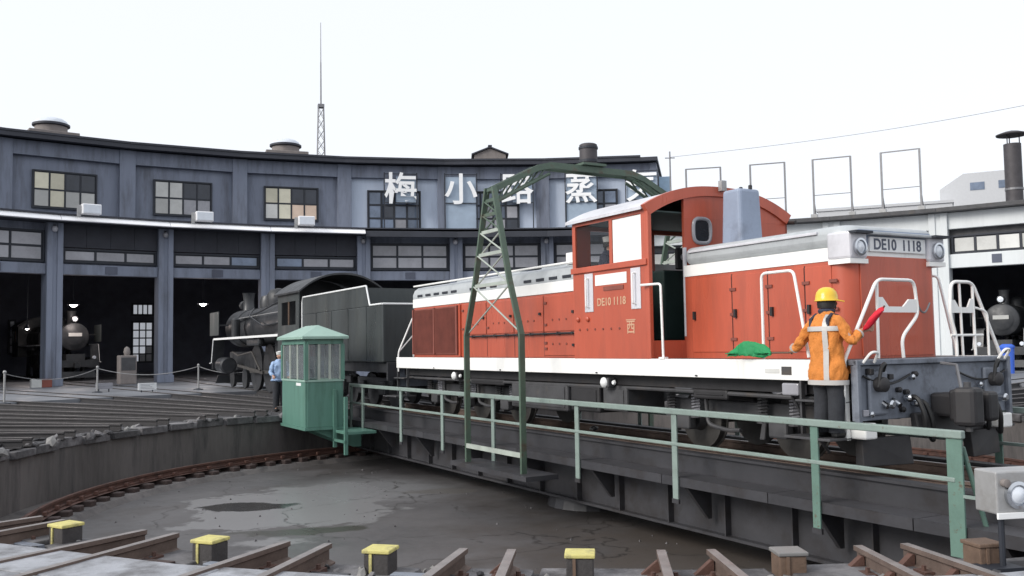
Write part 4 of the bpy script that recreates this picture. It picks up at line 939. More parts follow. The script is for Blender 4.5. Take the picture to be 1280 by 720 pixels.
for y in (-.60, .88):
    hl = MB().box(XE - .30, XE + .06, y - .17, y + .15, 2.56, 2.90).build('headlight_housing', 'roof_pale', sb, bevel=.03)
    MB().box(XE - .28, XE + .062, y - .172, y + .152, 2.50, 2.558).build('housing_base', 'loco_white', hl)
    MB().lathe([(.105, 0), (.11, .04), (.085, .045), (.08, .02)], (XE + .06, y - .01, 2.70), (1, 0, 0), 20).build('lamp_ring', 'chrome', hl, smooth=True)
    MB().lathe([(.08, .0), (.07, .03), (.04, .045), (.005, .05)], (XE + .062, y - .01, 2.70), (1, 0, 0), 18).build('lamp_lens', 'lamp_glass', hl, smooth=True)
    MB().box(XE + .0, XE + .16, y - .16, y + .14, 2.865, 2.895).build('lamp_hood', 'frame_dark', hl)
for a, b in ((3.75, 4.6), (4.62, 5.3), (5.32, 5.95), (5.97, 6.4)):
    d = P('bonnet_door', 'orange', a, b, NY - .012, NY + .001, 1.42, 2.50, bevel=.005, par=sb)
    for zz in (1.6, 1.95, 2.3): MB().box(b - .02, b + .1, NY - .03, NY - .0125, zz - .02, zz + .02).build('hinge', 'grille', d)
    MB().box(a + .05, a + .09, NY - .05, NY - .0125, 1.9, 2.02).build('handle', 'black_frame', d)
for x in (4.61, 5.31, 5.96): MB().box(x - .007, x + .007, NY - .004, NY - .0005, 1.40, 2.52).build('seam', 'black_frame', sb)
st = MB().hexa([(3.90, -.28, 2.985), (4.33, -.28, 2.985), (4.33, .18, 2.985), (3.90, .18, 2.985)], [(3.93, -.26, 3.84), (4.30, -.26, 3.84), (4.30, .16, 3.84), (3.93, .16, 3.84)]).build('exhaust_stack', 'stack_grey', dl, bevel=.05, seg=3)
for x in (4.06, 4.26): MB().lathe([(.03, 0), (.03, .05), (.02, .06)], (x, .0, 3.84), n=10).build('cap_bolt', 'black_frame', st)
gt = MB().cyl((CX1 - .2, 1.46, 3.50), (CX1 + .16, 1.46, 3.48), .03, 8).build('rain_gutter_spout', 'black_frame', cabp)
MB().box(3.62, 3.7, -.05, .05, 3.9, 4.06).build('roof_bracket', 'grey_metal', cabp)
# ---- hand rails
def hr(pts, r=.019, m='loco_white', round_=.08): return tube('handrail', m, dl, rnd(pts, round_), r)
for s in (-1, 1):
    hr([(5.82, s * 1.36, 1.34), (5.82, s * 1.36, 2.42), (6.36, s * 1.36, 2.42), (6.58, s * 1.38, 1.36)])
    hr([(3.50, s * 1.50, 2.42), (3.86, s * 1.42, 2.42), (3.86, s * 1.40, 1.34)], round_=.05)
    MB().box(3.80, 3.92, s * 1.36, s * 1.44, 1.335, 1.36).build('rail_foot', 'loco_white', dl)
for y in (.40, 0):     # near and far halves of the front end rails
    pass
XR = 7.12
for s in (-1, 1):
    hr([(7.16, s * 1.46, .98), (7.16, s * 1.46, 1.30), (XR, s * (.80 if s < 0 else .98), 2.27), (XR, s * (.14 if s < 0 else .56), 2.27), (XR, s * (.08 if s < 0 else .52), 1.86), (XR, s * (.40 if s < 0 else .62), 1.58), (XR, s * (.38 if s < 0 else .62), 1.34)], .021, round_=.1)
    hr([(XR, s * (.80 if s < 0 else .98), 2.25), (XR, s * (.82 if s < 0 else .99), 1.34)], .018)
    kq = lambda y: s * (y if s < 0 else .52 + (y - .12) * .68)
    MB().prism([(kq(y_), z_) for y_, z_ in ((.81, 2.06), (.81, 1.88), (.12, 1.88), (.12, 2.04), (.25, 2.04), (.36, 1.95), (.62, 1.95), (.72, 2.06))], 'x', XR - .012, XR + .012).build('rail_plate', 'loco_white', dl)
    0 and MB().prism([(s * .81, 2.06), (s * .81, 1.88), (s * .12, 1.88), (s * .12, 2.04), (s * .25, 2.04), (s * .36, 1.95), (s * .62, 1.95), (s * .72, 2.06)], 'x', XR - .012, XR + .012).build('rail_plate', 'loco_white', dl)
    hr([(7.16, s * 1.46, .98), (7.10, s * 1.42, .70)], .02)
    hr([(-6.05, s * 1.40, 1.0), (-6.05, s * 1.40, 1.45), (-6.08, s * 1.0, 2.3), (-6.08, s * .6, 2.3), (-6.08, s * .6, 1.34)], .02)
    hr([(-6.08, s * 1.0, 2.28), (-6.08, s * 1.0, 1.34)], .02); hr([(-6.05, s * 1.40, 1.45), (-6.08, s * .6, 2.28)], .017)
    # corner steps
    for (x0, x1) in ((6.45, 7.14), (-6.1, -5.5)):
        MB().box(x0, x1, s * 1.20, s * 1.70, .425, .455).build('step', 'under_grey', dl, bevel=.006)
        MB().box(x0, x1, s * 1.18, s * 1.50, .84, .865).build('step', 'under_grey', dl, bevel=.006)
        for x in (x0, x1 - .03): MB().box(x, x + .03, s * 1.36, s * 1.42, .426, 1.08).build('step_hanger', 'loco_white' if x > 6.9 else 'under_grey', dl)
    MB().box(6.15, 6.42, s * 1.25, s * 1.41, .9, 1.05).build('sand_box', 'pane_grey', dl, bevel=.02)
hr([(XR, .72, 2.25), (XR, .74, 1.34)], .016); hr([(7.16, 1.2, 1.34), (7.16, 1.2, 1.9), (XR, 1.0, 1.95)], .016); hr([(XR, .52, 1.60), (XR, 1.15, 1.60)], .016)
tube('safety_chain', 'mast_steel', dl, [(XR, -.1 + .02 * i, 2.0 - .0 * i - .12 * math.sin(math.pi * i / 12)) for i in range(13)], .012, 5)
# ---- front end
eb = P('end_beam', 'beam_grey', 7.201, 7.25, -1.40, 1.40, .64, 1.27, bevel=.012)
P('beam_flange', 'beam_grey', 7.18, 7.30, -1.41, 1.41, 1.271, 1.335, bevel=.01, par=eb)
for y in (-1.05, 1.05):
    cp = MB().box(7.251, 7.30, y - .16, y + .16, .70, 1.20).build('hose_panel', 'beam_grey', eb, bevel=.03)
    MB().lathe([(.085, 0), (.085, .10), (.06, .12)], (7.30, y - .02, 1.05), (1, 0, 0), 16).build('jumper_socket', 'black_frame', cp, smooth=True)
    MB().lathe([(.05, 0), (.05, .08), (.03, .1)], (7.30, y + .12, .82), (1, 0, 0), 12).build('air_cock', 'chrome', cp, smooth=True)
    MB().tube(rnd([(7.3, y + .08, 1.2), (7.36, y + .05, 1.3), (7.38, y - .05, 1.25), (7.37, y - .1, 1.02)], .05), .022, 8).build('jumper_cable', 'rubber', cp, smooth=True)
for y, z in ((-.55, .78), (-.42, .72), (.62, .80), (.85, .74)):
    MB().tube(rnd([(7.25, y, z + .1), (7.42, y, z + .12), (7.50, y + .02, z - .1), (7.46, y + .06, z - .34), (7.4, y + .1, z - .3)], .08), .030, 8).build('air_hose', 'rubber', eb, smooth=True)
    MB().lathe([(.05, 0), (.055, .06), (.03, .1)], (7.26, y, z + .1), (1, 0, 0), 12).build('hose_valve', 'chrome', eb, smooth=True)
for y in (-.78, -.98, .95): MB().cyl((7.25, y, .86), (7.36, y, .80), .035, 10).build('coupling_cock', 'chrome', eb)
for y in (-1.25, 1.25): MB().box(7.10, 7.34, y - .1, y + .1, .44, .62).build('rail_guard', 'loco_white', eb, bevel=.02)
ck = MB().box(7.25, 7.55, -.12, .22, .64, .92).box(7.551, 7.74, -.20, .26, .60, .97).build('coupler', 'black_frame', dl, bevel=.04)
MB().hexa([(7.68, -.32, .56), (7.92, -.24, .56), (7.90, -.02, .56), (7.68, .0, .56)], [(7.68, -.32, 1.0), (7.92, -.24, 1.0), (7.90, -.02, 1.0), (7.68, .0, 1.0)]).build('knuckle', 'black_frame', ck, bevel=.05)
MB().box(7.68, 7.84, .14, .34, .60, .94).build('guard_arm', 'black_frame', ck, bevel=.04)
MB().cyl((7.79, -.17, .50), (7.79, -.17, 1.06), .04, 10).build('coupler_pin', 'under_grey', ck)
MB().tube([(7.56, .05, .96), (7.50, .06, 1.25), (7.3, .05, 1.27)], .02, 6).build('lift_chain', 'mast_steel', ck)
MB().hexa([(7.28, -.5, .45), (7.40, -.5, .45), (7.40, .75, .45), (7.28, .75, .45)], [(7.26, -.5, .70), (7.34, -.5, .70), (7.34, .75, .70), (7.26, .75, .70)]).build('draw_gear_box', 'black_frame', dl, bevel=.02)
for s in (-1, 1): MB().hexa([(7.2, s * .55, .12), (7.34, s * .55, .12), (7.22, s * 1.25, .12), (7.1, s * 1.25, .12)], [(7.2, s * .55, .44), (7.30, s * .55, .44), (7.2, s * 1.25, .44), (7.1, s * 1.25, .44)]).build('rail_sweeper', 'black_frame', dl, bevel=.01)
q = random.Random(77)
for i in range(16):
    y = q.choice((-1, 1)) * q.uniform(.35, 1.32); z = q.uniform(.7, 1.22)
    if q.random() < .5: MB().box(7.251, 7.251 + q.uniform(.03, .09), y - q.uniform(.02, .06), y + q.uniform(.02, .06), z - q.uniform(.02, .05), z + q.uniform(.02, .05)).build('beam_fitting', q.choice(('black_frame', 'beam_grey', 'pane_grey')), eb, bevel=.008)
    else: MB().lathe([(.03, 0), (.035, .05), (.015, .07)], (7.251, y, z), (1, 0, 0), 10).build('beam_fitting', q.choice(('chrome', 'black_frame', 'white_paint')), eb, smooth=True)
for y0_, y1_ in ((-1.3, -.5), (.4, 1.3)):
    MB().tube([(7.29, y0_ + (y1_ - y0_) * i / 8, 1.15 - .1 * math.sin(math.pi * i / 8)) for i in range(9)], .014, 6).build('control_cable', 'rubber', eb, smooth=True)
for s in (-1, 1):
    MB().box(7.251, 7.31, s * 1.38 - .03, s * 1.38 + .03, .60, 1.33).build('beam_end_plate', 'beam_grey', eb, bevel=.01)
    MB().tube(rnd([(7.30, s * 1.30, 1.30), (7.40, s * 1.28, 1.42), (7.40, s * 1.16, 1.42), (7.32, s * 1.14, 1.30)], .05), .016, 6).build('lamp_bracket', 'loco_white', eb, smooth=True)
P('end_beam', 'beam_grey', -6.16, -6.101, -1.40, 1.40, .64, 1.27, bevel=.012)
MB().box(-6.7, -6.161, -.16, .2, .68, 1.06).build('coupler', 'black_frame', dl, bevel=.05)
# ---- running gear
def wheel(x, par):
    for s in (-1, 1):
        wv = MB().lathe([(.08, -.07), (.36, -.07), (.40, -.05), (.43, -.045), (.43, .05), (.455, .055), (.455, .075), (.30, .07), (.12, .09)], (x, s * -.555, .43), (0, s, 0), 28).build('wheel', 'wheel_steel', par, smooth=True)
        MB().lathe([(.17, 0), (.15, .1), (.05, .14)], (x, s * .64, .43), (0, s, 0), 14).build('axle_box', 'under_grey', par, smooth=True)
    MB().cyl((x, -.6, .43), (x, .6, .43), .08, 12).build('axle', 'under_grey', par)
def bogie(xs_):
    x0, x1 = xs_[0] - .55, xs_[-1] + .55
    bf = MB().box(x0, x1, -.82, -.72, .52, .74).box(x0, x1, .72, .82, .52, .74).box((x0 + x1) / 2 - .25, (x0 + x1) / 2 + .25, -.719, .719, .55, .78).build('bogie_frame', 'under_grey', dl, bevel=.03)
    for x in xs_:
        wheel(x, dl)
        for e in (-.28, .28):
            for s in (-1, 1):
                MB().tube([(x + e + .062 * math.cos(a * 1.26), s * .93 + .062 * math.sin(a * 1.26), .56 + a * .0085) for a in range(41)], .014, 6).build('coil_spring', 'pane_grey' if s < 0 and e > 0 else 'under_grey', bf, smooth=True)
                MB().cyl((x + e, s * .93, .48), (x + e, s * .93, .555), .09, 12).build('spring_seat', 'under_grey', bf)
        for s in (-1, 1): MB().box(x - .16, x + .16, s * .83, s * .98, .30, .54).build('axle_guard', 'under_grey', bf, bevel=.03)
    for x in xs_[:-1]: MB().tube(rnd([(x + .5, -.95, .88), (x + .55, -.95, .40), (x + .95, -.95, .34), (x + 1.2, -.95, .36)], .1), .03, 8).build('brake_rigging', 'under_grey', bf, smooth=True)
    for x in xs_: MB().hexa([(x - .62, -.70, .22), (x - .52, -.70, .22), (x - .52, -.55, .22), (x - .62, -.55, .22)], [(x - .52, -.70, .62), (x - .45, -.70, .62), (x - .45, -.55, .62), (x - .52, -.55, .62)]).build('brake_shoe', 'under_grey', bf, bevel=.02)
bogie([3.72, 5.62]); bogie([-5.0, -3.35, -1.70])
for (x0, x1, z0, z1, m) in ((-.9, 1.05, .42, .90, 'under_grey'), (1.15, 2.0, .45, .88, 'black_frame'), (2.1, 2.75, .50, .90, 'under_grey'), (-2.6, -1.2, .80, .915, 'black_frame'), (4.3, 5.0, .78, .915, 'black_frame')):
    t_ = MB().box(x0, x1, -1.25, -.5, z0, z1).build('equipment_box', m, dl, bevel=.03)
    MB().box(x0 + .08, x1 - .08, -1.265, -1.251, z0 + .06, z1 - .06).build('cover', m, t_, bevel=.01)
for y in (-1.05, 1.05): MB().lathe([(.05, -.75), (.19, -.70), (.21, -.6), (.21, .6), (.19, .70), (.05, .75)], (.1, y, .68), (1, 0, 0), 20).build('air_tank', 'under_grey', dl, smooth=True)
for x, r in ((2.36, .075), (-3.05, .07)):
    lp = MB().box(x - .11, x + .11, -1.40, -1.27, .88, 1.03).build('side_lamp', 'under_grey', dl, bevel=.02); MB().lathe([(.085, 0), (.08, .02), (.04, .05), (.005, .06)], (x, -1.40, .955), (0, -1, 0), 14).build('lens', 'white_paint', lp, smooth=True)
    MB().lathe([(.04, 0), (.03, .03)], (x + .22, -1.36, .96), (0, -1, 0), 10).build('side_reflector', 'white_paint', dl)
tube('brake_pipe', 'under_grey', dl, [(-6.0, -1.2, .86), (-4.9, -1.22, .86), (3.2, -1.22, .88), (6.6, -1.2, .86)], .03)
tube('sand_pipe', 'under_grey', dl, rnd([(6.2, -1.3, .92), (6.2, -1.1, .6), (6.15, -.62, .15)], .1), .02)

# ================================================================ STEAM LOCOMOTIVE AND TENDER (local +x to the front, +y faces the camera)
def make_steam(label, group=None):
    t = thing('steam_locomotive', label, 'locomotive', group=group)
    B = lambda name, m, x0, x1, y0, y1, z0, z1, bevel=0, par=None: MB().box(x0, x1, y0, y1, z0, z1).build(name, m, par or t, bevel=bevel)
    bo = MB().lathe([(.55, 2.3), (.86, 2.32), (.84, 5.0), (.80, 8.0), (.76, 10.9), (.76, 10.91), (.80, 10.92), (.80, 12.75), (.74, 12.8), (.05, 12.86)], (0, 0, 2.5), (1, 0, 0), 32).build('boiler', 'steam_black', t, smooth=True)
    for x in (3.6, 5.0, 6.4, 8.0, 9.4): MB().lathe([(.868 - .0075 * x, 0), (.868 - .0075 * x, .06)], (x, 0, 2.5), (1, 0, 0), 32).build('boiler_band', 'steam_black', bo)
    MB().lathe([(.5, 0), (.52, .05), (.3, .12), (.05, .14)], (12.82, 0, 2.5), (1, 0, 0), 28).build('smokebox_door', 'steam_black', bo, smooth=True)
    MB().box(12.98, 13.0, -.36, .36, 2.52, 2.72).build('number_plate', 'pane_pale', bo)
    MB().lathe([(.30, 3.2), (.24, 3.3), (.22, 3.7), (.25, 3.98), (.28, 4.02), (.22, 4.02)], (11.9, 0, 0), n=22).build('chimney', 'steam_black', t, smooth=True)
    MB().lathe([(.42, 0), (.46, .25), (.44, .5), (.3, .68), (.05, .74)], (7.2, 0, 3.2), n=22).build('dome', 'steam_black', t, smooth=True)
    MB().lathe([(.36, 0), (.38, .3), (.3, .5), (.05, .58)], (8.6, 0, 3.2), n=20).build('sand_dome', 'steam_black', t, smooth=True)
    hl = MB().lathe([(.17, 0), (.19, .05), (.19, .3), (.15, .34)], (12.55, 0, 3.52), (1, 0, 0), 18).build('headlight', 'steam_black', t, smooth=True); MB().lathe([(.14, 0), (.02, .03)], (12.89, 0, 3.52), (1, 0, 0), 16).build('lens', 'lamp_glass', hl)
    tube('steam_pipe', 'steam_black', t, rnd([(3.0, .5, 3.35), (5.5, .55, 3.3), (6.8, .75, 3.05), (10.9, .8, 2.7)], .2), .035)
    tube('feed_pipe', 'steam_black', t, rnd([(2.5, .95, 2.55), (6.0, .93, 2.45), (8.2, .9, 2.9), (8.6, .6, 3.2)], .2), .03)
    MB().lathe([(.12, -.2), (.16, -.15), (.16, .15), (.12, .2)], (3.2, .35, 3.42), (1, 0, 0), 14).build('turbo_generator', 'steam_black', t, smooth=True)
    MB().lathe([(.13, 0), (.15, .1), (.1, .3), (.04, .34)], (5.4, 0, 3.28), n=14).build('safety_valve', 'steam_black', t, smooth=True)
    for s in (-1, 1):
        rb = B('running_board', 'steam_black', 2.4, 12.4, s * .85, s * 1.36, 2.03, 2.085)
        MB().box(2.4, 12.4, s * 1.361, s * 1.372, 2.01, 2.09).build('white_edge', 'white_paint', rb)
        MB().hexa([(12.4, s * .9, 2.03), (12.46, s * .9, 2.03), (12.46, s * 1.36, 2.03), (12.4, s * 1.36, 2.03)], [(12.75, s * .9, 1.05), (12.81, s * .9, 1.05), (12.81, s * 1.36, 1.05), (12.75, s * 1.36, 1.05)]).build('front_step', 'steam_black', t)
        MB().tube([(12.43, s * 1.37, 2.05), (12.78, s * 1.37, 1.05), (13.1, s * 1.37, 1.02)], .025, 6).build('white_edge', 'white_paint', t)
        df = B('smoke_deflector', 'tender_black', 11.5, 13.2, s * 1.33, s * 1.36, 2.2, 3.2, bevel=.01)
        MB().box(11.7, 11.76, s * .9, s * 1.33, 2.6, 2.66).build('stay', 'steam_black', df)
        tube('handrail', 'grey_metal', t, [(2.6, s * .92, 2.9), (11.0, s * .86, 2.85)], .018)
        cy = MB().lathe([(.28, -.55), (.34, -.5), (.34, .5), (.28, .55)], (11.2, s * 1.12, .95), (1, 0, 0), 22).build('cylinder', 'steam_black', t, smooth=True)
        for i, x in enumerate((4.2, 6.15, 8.1)):
            wv = MB().lathe([(.70, -.06), (.875, -.06), (.875, .05), (.90, .055), (.90, .075), (.70, .07)], (x, s * -.56 * -1, .875), (0, s, 0), 30).build('driving_wheel', 'steam_black', t, smooth=True)
            sp = MB()
            for j in range(10):
                a = j * .628; sp.cyl((x, s * .56, .875), (x + .72 * math.cos(a), s * .56, .875 + .72 * math.sin(a)), .045, 6)
            sp.lathe([(.17, -.07), (.17, .12)], (x, s * .56, .875), (0, s, 0), 14); sp.build('spokes', 'steam_black', wv)
        MB().box(4.0, 8.3, s * .80, s * .85, .68, .80).build('coupling_rod', 'wheel_steel', t, bevel=.015)
        MB().hexa([(6.1, s * .87, .66), (10.0, s * .87, .90), (10.0, s * .92, .90), (6.1, s * .92, .66)], [(6.1, s * .87, .78), (10.0, s * .87, 1.0), (10.0, s * .92, 1.0), (6.1, s * .92, .78)]).build('main_rod', 'wheel_steel', t)
        MB().tube(rnd([(6.2, s * .97, .8), (7.4, s * .98, 1.5), (9.6, s * .98, 1.35), (10.6, s * .98, 1.5)], .1), .035, 6).build('valve_gear', 'wheel_steel', t)
        for x in (1.4,): MB().lathe([(.1, -.06), (.45, -.06), (.48, .07), (.12, .08)], (x, s * .56, .46), (0, s, 0), 22).build('trailing_wheel', 'steam_black', t, smooth=True)
        for x in (10.0, 12.2): MB().lathe([(.1, -.06), (.40, -.06), (.43, .07), (.12, .08)], (x, s * .56, .43), (0, s, 0), 22).build('leading_wheel', 'steam_black', t, smooth=True)
        cs = B('cab_side', 'tender_black', 0, 2.4, s * 1.33, s * 1.36, 1.35, 2.35); B('cab_side', 'tender_black', 0, .35, s * 1.33, s * 1.36, 2.351, 3.36); B('cab_side', 'tender_black', 1.95, 2.4, s * 1.33, s * 1.36, 2.351, 3.36); B('cab_side', 'tender_black', .351, 1.949, s * 1.33, s * 1.36, 3.1, 3.36)
        B('cab_window_frame', 'wood_brown', 1.12, 1.18, s * 1.325, s * 1.365, 2.352, 3.099)
        B('air_tank', 'steam_black', 5.2, 7.0, s * 1.05, s * 1.3, 1.72, 2.0, bevel=.08)
        MB().lathe([(.16, 0), (.17, .05), (.17, .7), (.1, .78)], (9.3, s * 1.15, 2.09), n=14).build('air_pump', 'steam_black', t, smooth=True)
    yy2 = [-1.45 + 2.9 * i / 20 for i in range(21)]; v = lambda y: 3.36 + .58 * (1 - (abs(y) / 1.45) ** 2.2)
    MB().prism([(y, v(y) + .03) for y in yy2] + [(y, v(y) - .03) for y in reversed(yy2)], 'x', -.35, 2.55).build('cab_roof', 'steam_black', t, smooth=True)
    MB().prism([(-1.32, 1.35)] + [(y * .91, v(y) - .035) for y in yy2] + [(1.32, 1.35)], 'x', 2.34, 2.39).build('cab_front', 'steam_black', t)
    B('frame', 'steam_black', .2, 13.2, -.5, .5, .75, 1.5); B('firebox', 'steam_black', 2.41, 4.8, -.8, .8, 1.5, 2.2)
    bm_ = B('buffer_beam', 'steam_black', 13.2, 13.3, -1.25, 1.25, .75, 1.15, bevel=.01); MB().box(13.3, 13.7, -.15, .15, .7, 1.0).build('coupler', 'steam_black', bm_, bevel=.04)
    for s in (-1, 1): MB().lathe([(.1, 0), (.1, .1), (.08, .12)], (13.3, s * .95, 1.3), (1, 0, 0), 14).build('marker_lamp', 'lamp_glass', bm_)
    MB().hexa([(13.25, -1.1, .15), (13.35, -1.1, .15), (13.35, 1.1, .15), (13.25, 1.1, .15)], [(13.15, -1.0, .5), (13.3, -1.0, .5), (13.3, 1.0, .5), (13.15, 1.0, .5)]).build('cowcatcher', 'steam_black', t)
    return t
sl0 = make_steam('black steam locomotive with white lined running board entering the shed')
sl0.location = loc2w(-14.2, 0); sl0.rotation_euler = (0, 0, AX + math.pi)
for phi, r, lab in ((44.5, 57.0, 'dark steam locomotive parked in the leftmost stall'), (36.26, 58.0, 'dark steam locomotive nose in the second stall'), (-38.1, 50.0, 'steam locomotive nose in the white wing stall at the right')):
    e = dup(sl0, pol(phi, r), R_(phi - 90), lab)
td = thing('locomotive_tender', 'black riveted coal tender outlined with a white line behind the green cabin', 'tender', sl0.location, AX + math.pi)
T = lambda name, m, x0, x1, y0, y1, z0, z1, bevel=0, par=None: MB().box(x0, x1, y0, y1, z0, z1).build(name, m, par or td, bevel=bevel)
tk = T('water_tank', 'tender_black', -6.95, -.25, -1.32, 1.32, 1.2, 2.64, bevel=.03)
for s in (-1, 1):
    y0, y1 = s * 1.29, s * 1.322
    MB().prism([(-.25, 2.641), (-.25, 3.05), (-.36, 3.17), (-5.85, 3.17), (-6.1, 2.641)], 'y', y0, y1).build('bunker_side', 'tender_black', td)
    MB().tube([(-.25, s * 1.33, 2.1), (-.25, s * 1.33, 3.03), (-.36, s * 1.33, 3.17), (-5.85, s * 1.33, 3.17), (-6.1, s * 1.33, 2.66), (-6.95, s * 1.33, 2.66)], .024, 6).build('white_line', 'white_paint', td)
    for x in (-1.6, -3.0, -4.4, -5.8): MB().box(x - .03, x + .03, s * 1.321, s * 1.33, 1.25, 2.63).build('rivet_strip', 'tender_black', tk)
MB().tube([(-6.96, 1.32, 2.66), (-6.96, -1.32, 2.66)], .024, 6).build('white_line', 'white_paint', td)
T('bunker_rear', 'tender_black', -5.9, -5.86, -1.285, 1.285, 2.641, 3.12)
for y in (-.35, .35): tube('rear_ladder_rail', 'steam_black', td, [(-7.0, y, 1.3), (-7.0, y, 2.9)], .02)
T('tender_frame', 'steam_black', -7.0, -.1, -1.2, 1.2, .95, 1.19); T('rear_beam', 'steam_black', -7.08, -7.001, -1.25, 1.25, .75, 1.2, bevel=.01)
MB().lathe([(.12, 0), (.13, .05), (.13, .2), (.1, .24)], (-6.6, 0, 2.95), (-1, 0, 0), 14).build('rear_lamp', 'steam_black', td, smooth=True); T('lamp_bracket', 'steam_black', -6.75, -6.6, -.05, .05, 2.64, 2.83)
for x in (-1.3, -2.9, -4.5, -6.0):
    for s in (-1, 1): MB().lathe([(.1, -.06), (.40, -.06), (.43, .07), (.12, .08)], (x, s * .56, .43), (0, s, 0), 22).build('wheel', 'steam_black', td, smooth=True)
    for s in (-1, 1): MB().box(x - .2, x + .2, s * .85, s * 1.0, .35, .7).build('axle_box', 'steam_black', td, bevel=.03)
for x0, x1 in ((-3.4, -.8), (-6.5, -4.0)):
    for s in (-1, 1): MB().box(x0, x1, s * .8, s * .9, .6, .8).build('bogie_side', 'steam_black', td, bevel=.02)
cm = MB(); q = random.Random(9); nx, ny = 22, 12
for i in range(nx + 1):
    for j in range(ny + 1):
        x = -5.8 + 5.3 * i / nx; y = -1.27 + 2.54 * j / ny; e = math.sin(math.pi * i / nx) ** .6 * math.sin(math.pi * j / ny) ** .6
        cm.v.append((x, y, 2.75 + .5 * e + q.uniform(-.05, .05)))
for i in range(nx):
    for j in range(ny): a = i * (ny + 1) + j; cm.f.append((a, a + 1, a + ny + 2, a + ny + 1)); cm.m.append(0)
stuff(cm.build('coal', 'coal', td))

# ================================================================ PEOPLE
def skin_body(name, J, E, m, parent, sub=2):
    ks = list(J); me = bpy.data.meshes.new(name); me.from_pydata([J[k][0] for k in ks], [(ks.index(a), ks.index(b)) for a, b in E], [])
    o = bpy.data.objects.new(name, me); col.objects.link(o)
    md = o.modifiers.new('skin', 'SKIN'); md.use_smooth_shade = True
    lay = me.skin_vertices[0].data
    for i, k in enumerate(ks): lay[i].radius = (J[k][1], J[k][2] if len(J[k]) > 2 else J[k][1]); lay[i].use_root = (i == 0)
    sb_ = o.modifiers.new('sub', 'SUBSURF'); sb_.levels = sub; sb_.render_levels = sub
    dg = bpy.context.evaluated_depsgraph_get(); dg.update()
    nm = bpy.data.meshes.new_from_object(o.evaluated_get(dg)); bpy.data.objects.remove(o)
    nm.materials.clear(); nm.materials.append(MATS[m]); nm.name = name
    r = bpy.data.objects.new(name, nm); col.objects.link(r); r.parent = parent
    for p in nm.polygons: p.use_smooth = True
    return r
def hand(J, E, pre, wrist, d, up, side):
    """palm and five fingers from the wrist, curled round a bar; d finger direction, up curl direction, side thumb direction"""
    W, d, up, side = Vector(wrist), Vector(d).normalized(), Vector(up).normalized(), Vector(side).normalized()
    J[pre + 'palm'] = (tuple(W + d * .055), .030, .022); E.append((pre + 'wrist', pre + 'palm'))
    for i, (off, ln) in enumerate(((.028, .068), (.010, .078), (-.009, .073), (-.027, .056))):
        a = W + d * .10 + side * off; b = a + d * ln * .45 + up * ln * .2; c = b + up * ln * .5
        for nme, p, r in (('a', a, .0105), ('b', b, .0095), ('c', c, .008)): J[pre + str(i) + nme] = (tuple(p), r)
        E += [(pre + 'palm', pre + str(i) + 'a'), (pre + str(i) + 'a', pre + str(i) + 'b'), (pre + str(i) + 'b', pre + str(i) + 'c')]
    a = W + d * .045 + side * .045 + up * .01; b = a + d * .03 + up * .03
    J[pre + 'ta'] = (tuple(a), .012); J[pre + 'tb'] = (tuple(b), .009); E += [(pre + 'palm', pre + 'ta'), (pre + 'ta', pre + 'tb')]
def loft_tube(mb, pts, n=14):     # (centre, radius)
    base = len(mb.v); C_ = [Vector(p) for p, r in pts]; k = len(pts); ref = None
    for i in range(k):
        t = (C_[min(i + 1, k - 1)] - C_[max(i - 1, 0)]).normalized()
        ref = t.orthogonal().normalized() if ref is None else (ref - t * ref.dot(t)).normalized(); bi = t.cross(ref)
        for j in range(n): a = 2 * math.pi * j / n; mb.v.append(tuple(C_[i] + ref * pts[i][1] * math.cos(a) + bi * pts[i][1] * math.sin(a)))
    for i in range(k - 1):
        for j in range(n): a = base + i * n; mb.f.append((a + j, a + (j + 1) % n, a + n + (j + 1) % n, a + n + j)); mb.m.append(0)
    mb.f += [tuple(base + j for j in range(n - 1, -1, -1)), tuple(base + (k - 1) * n + j for j in range(n))]; mb.m += [0, 0]
def ellipse_loft(mb, rings, n=28):   # (z, rx, ry, cx, cy)
    base = len(mb.v); q_ = random.Random(4)
    for z, rx, ry, cx, cy in rings:
        for j in range(n): a = 2 * math.pi * j / n; w_ = 1 + .018 * math.sin(5 * a + z * 9) + .012 * math.sin(11 * a + z * 17); mb.v.append((cx + rx * w_ * math.cos(a), cy + ry * w_ * math.sin(a), z))
    for i in range(len(rings) - 1):
        for j in range(n): a = base + i * n; mb.f.append((a + j, a + (j + 1) % n, a + n + (j + 1) % n, a + n + j)); mb.m.append(0)
    mb.f += [tuple(base + j for j in range(n - 1, -1, -1)), tuple(base + (len(rings) - 1) * n + j for j in range(n))]; mb.m += [0, 0]
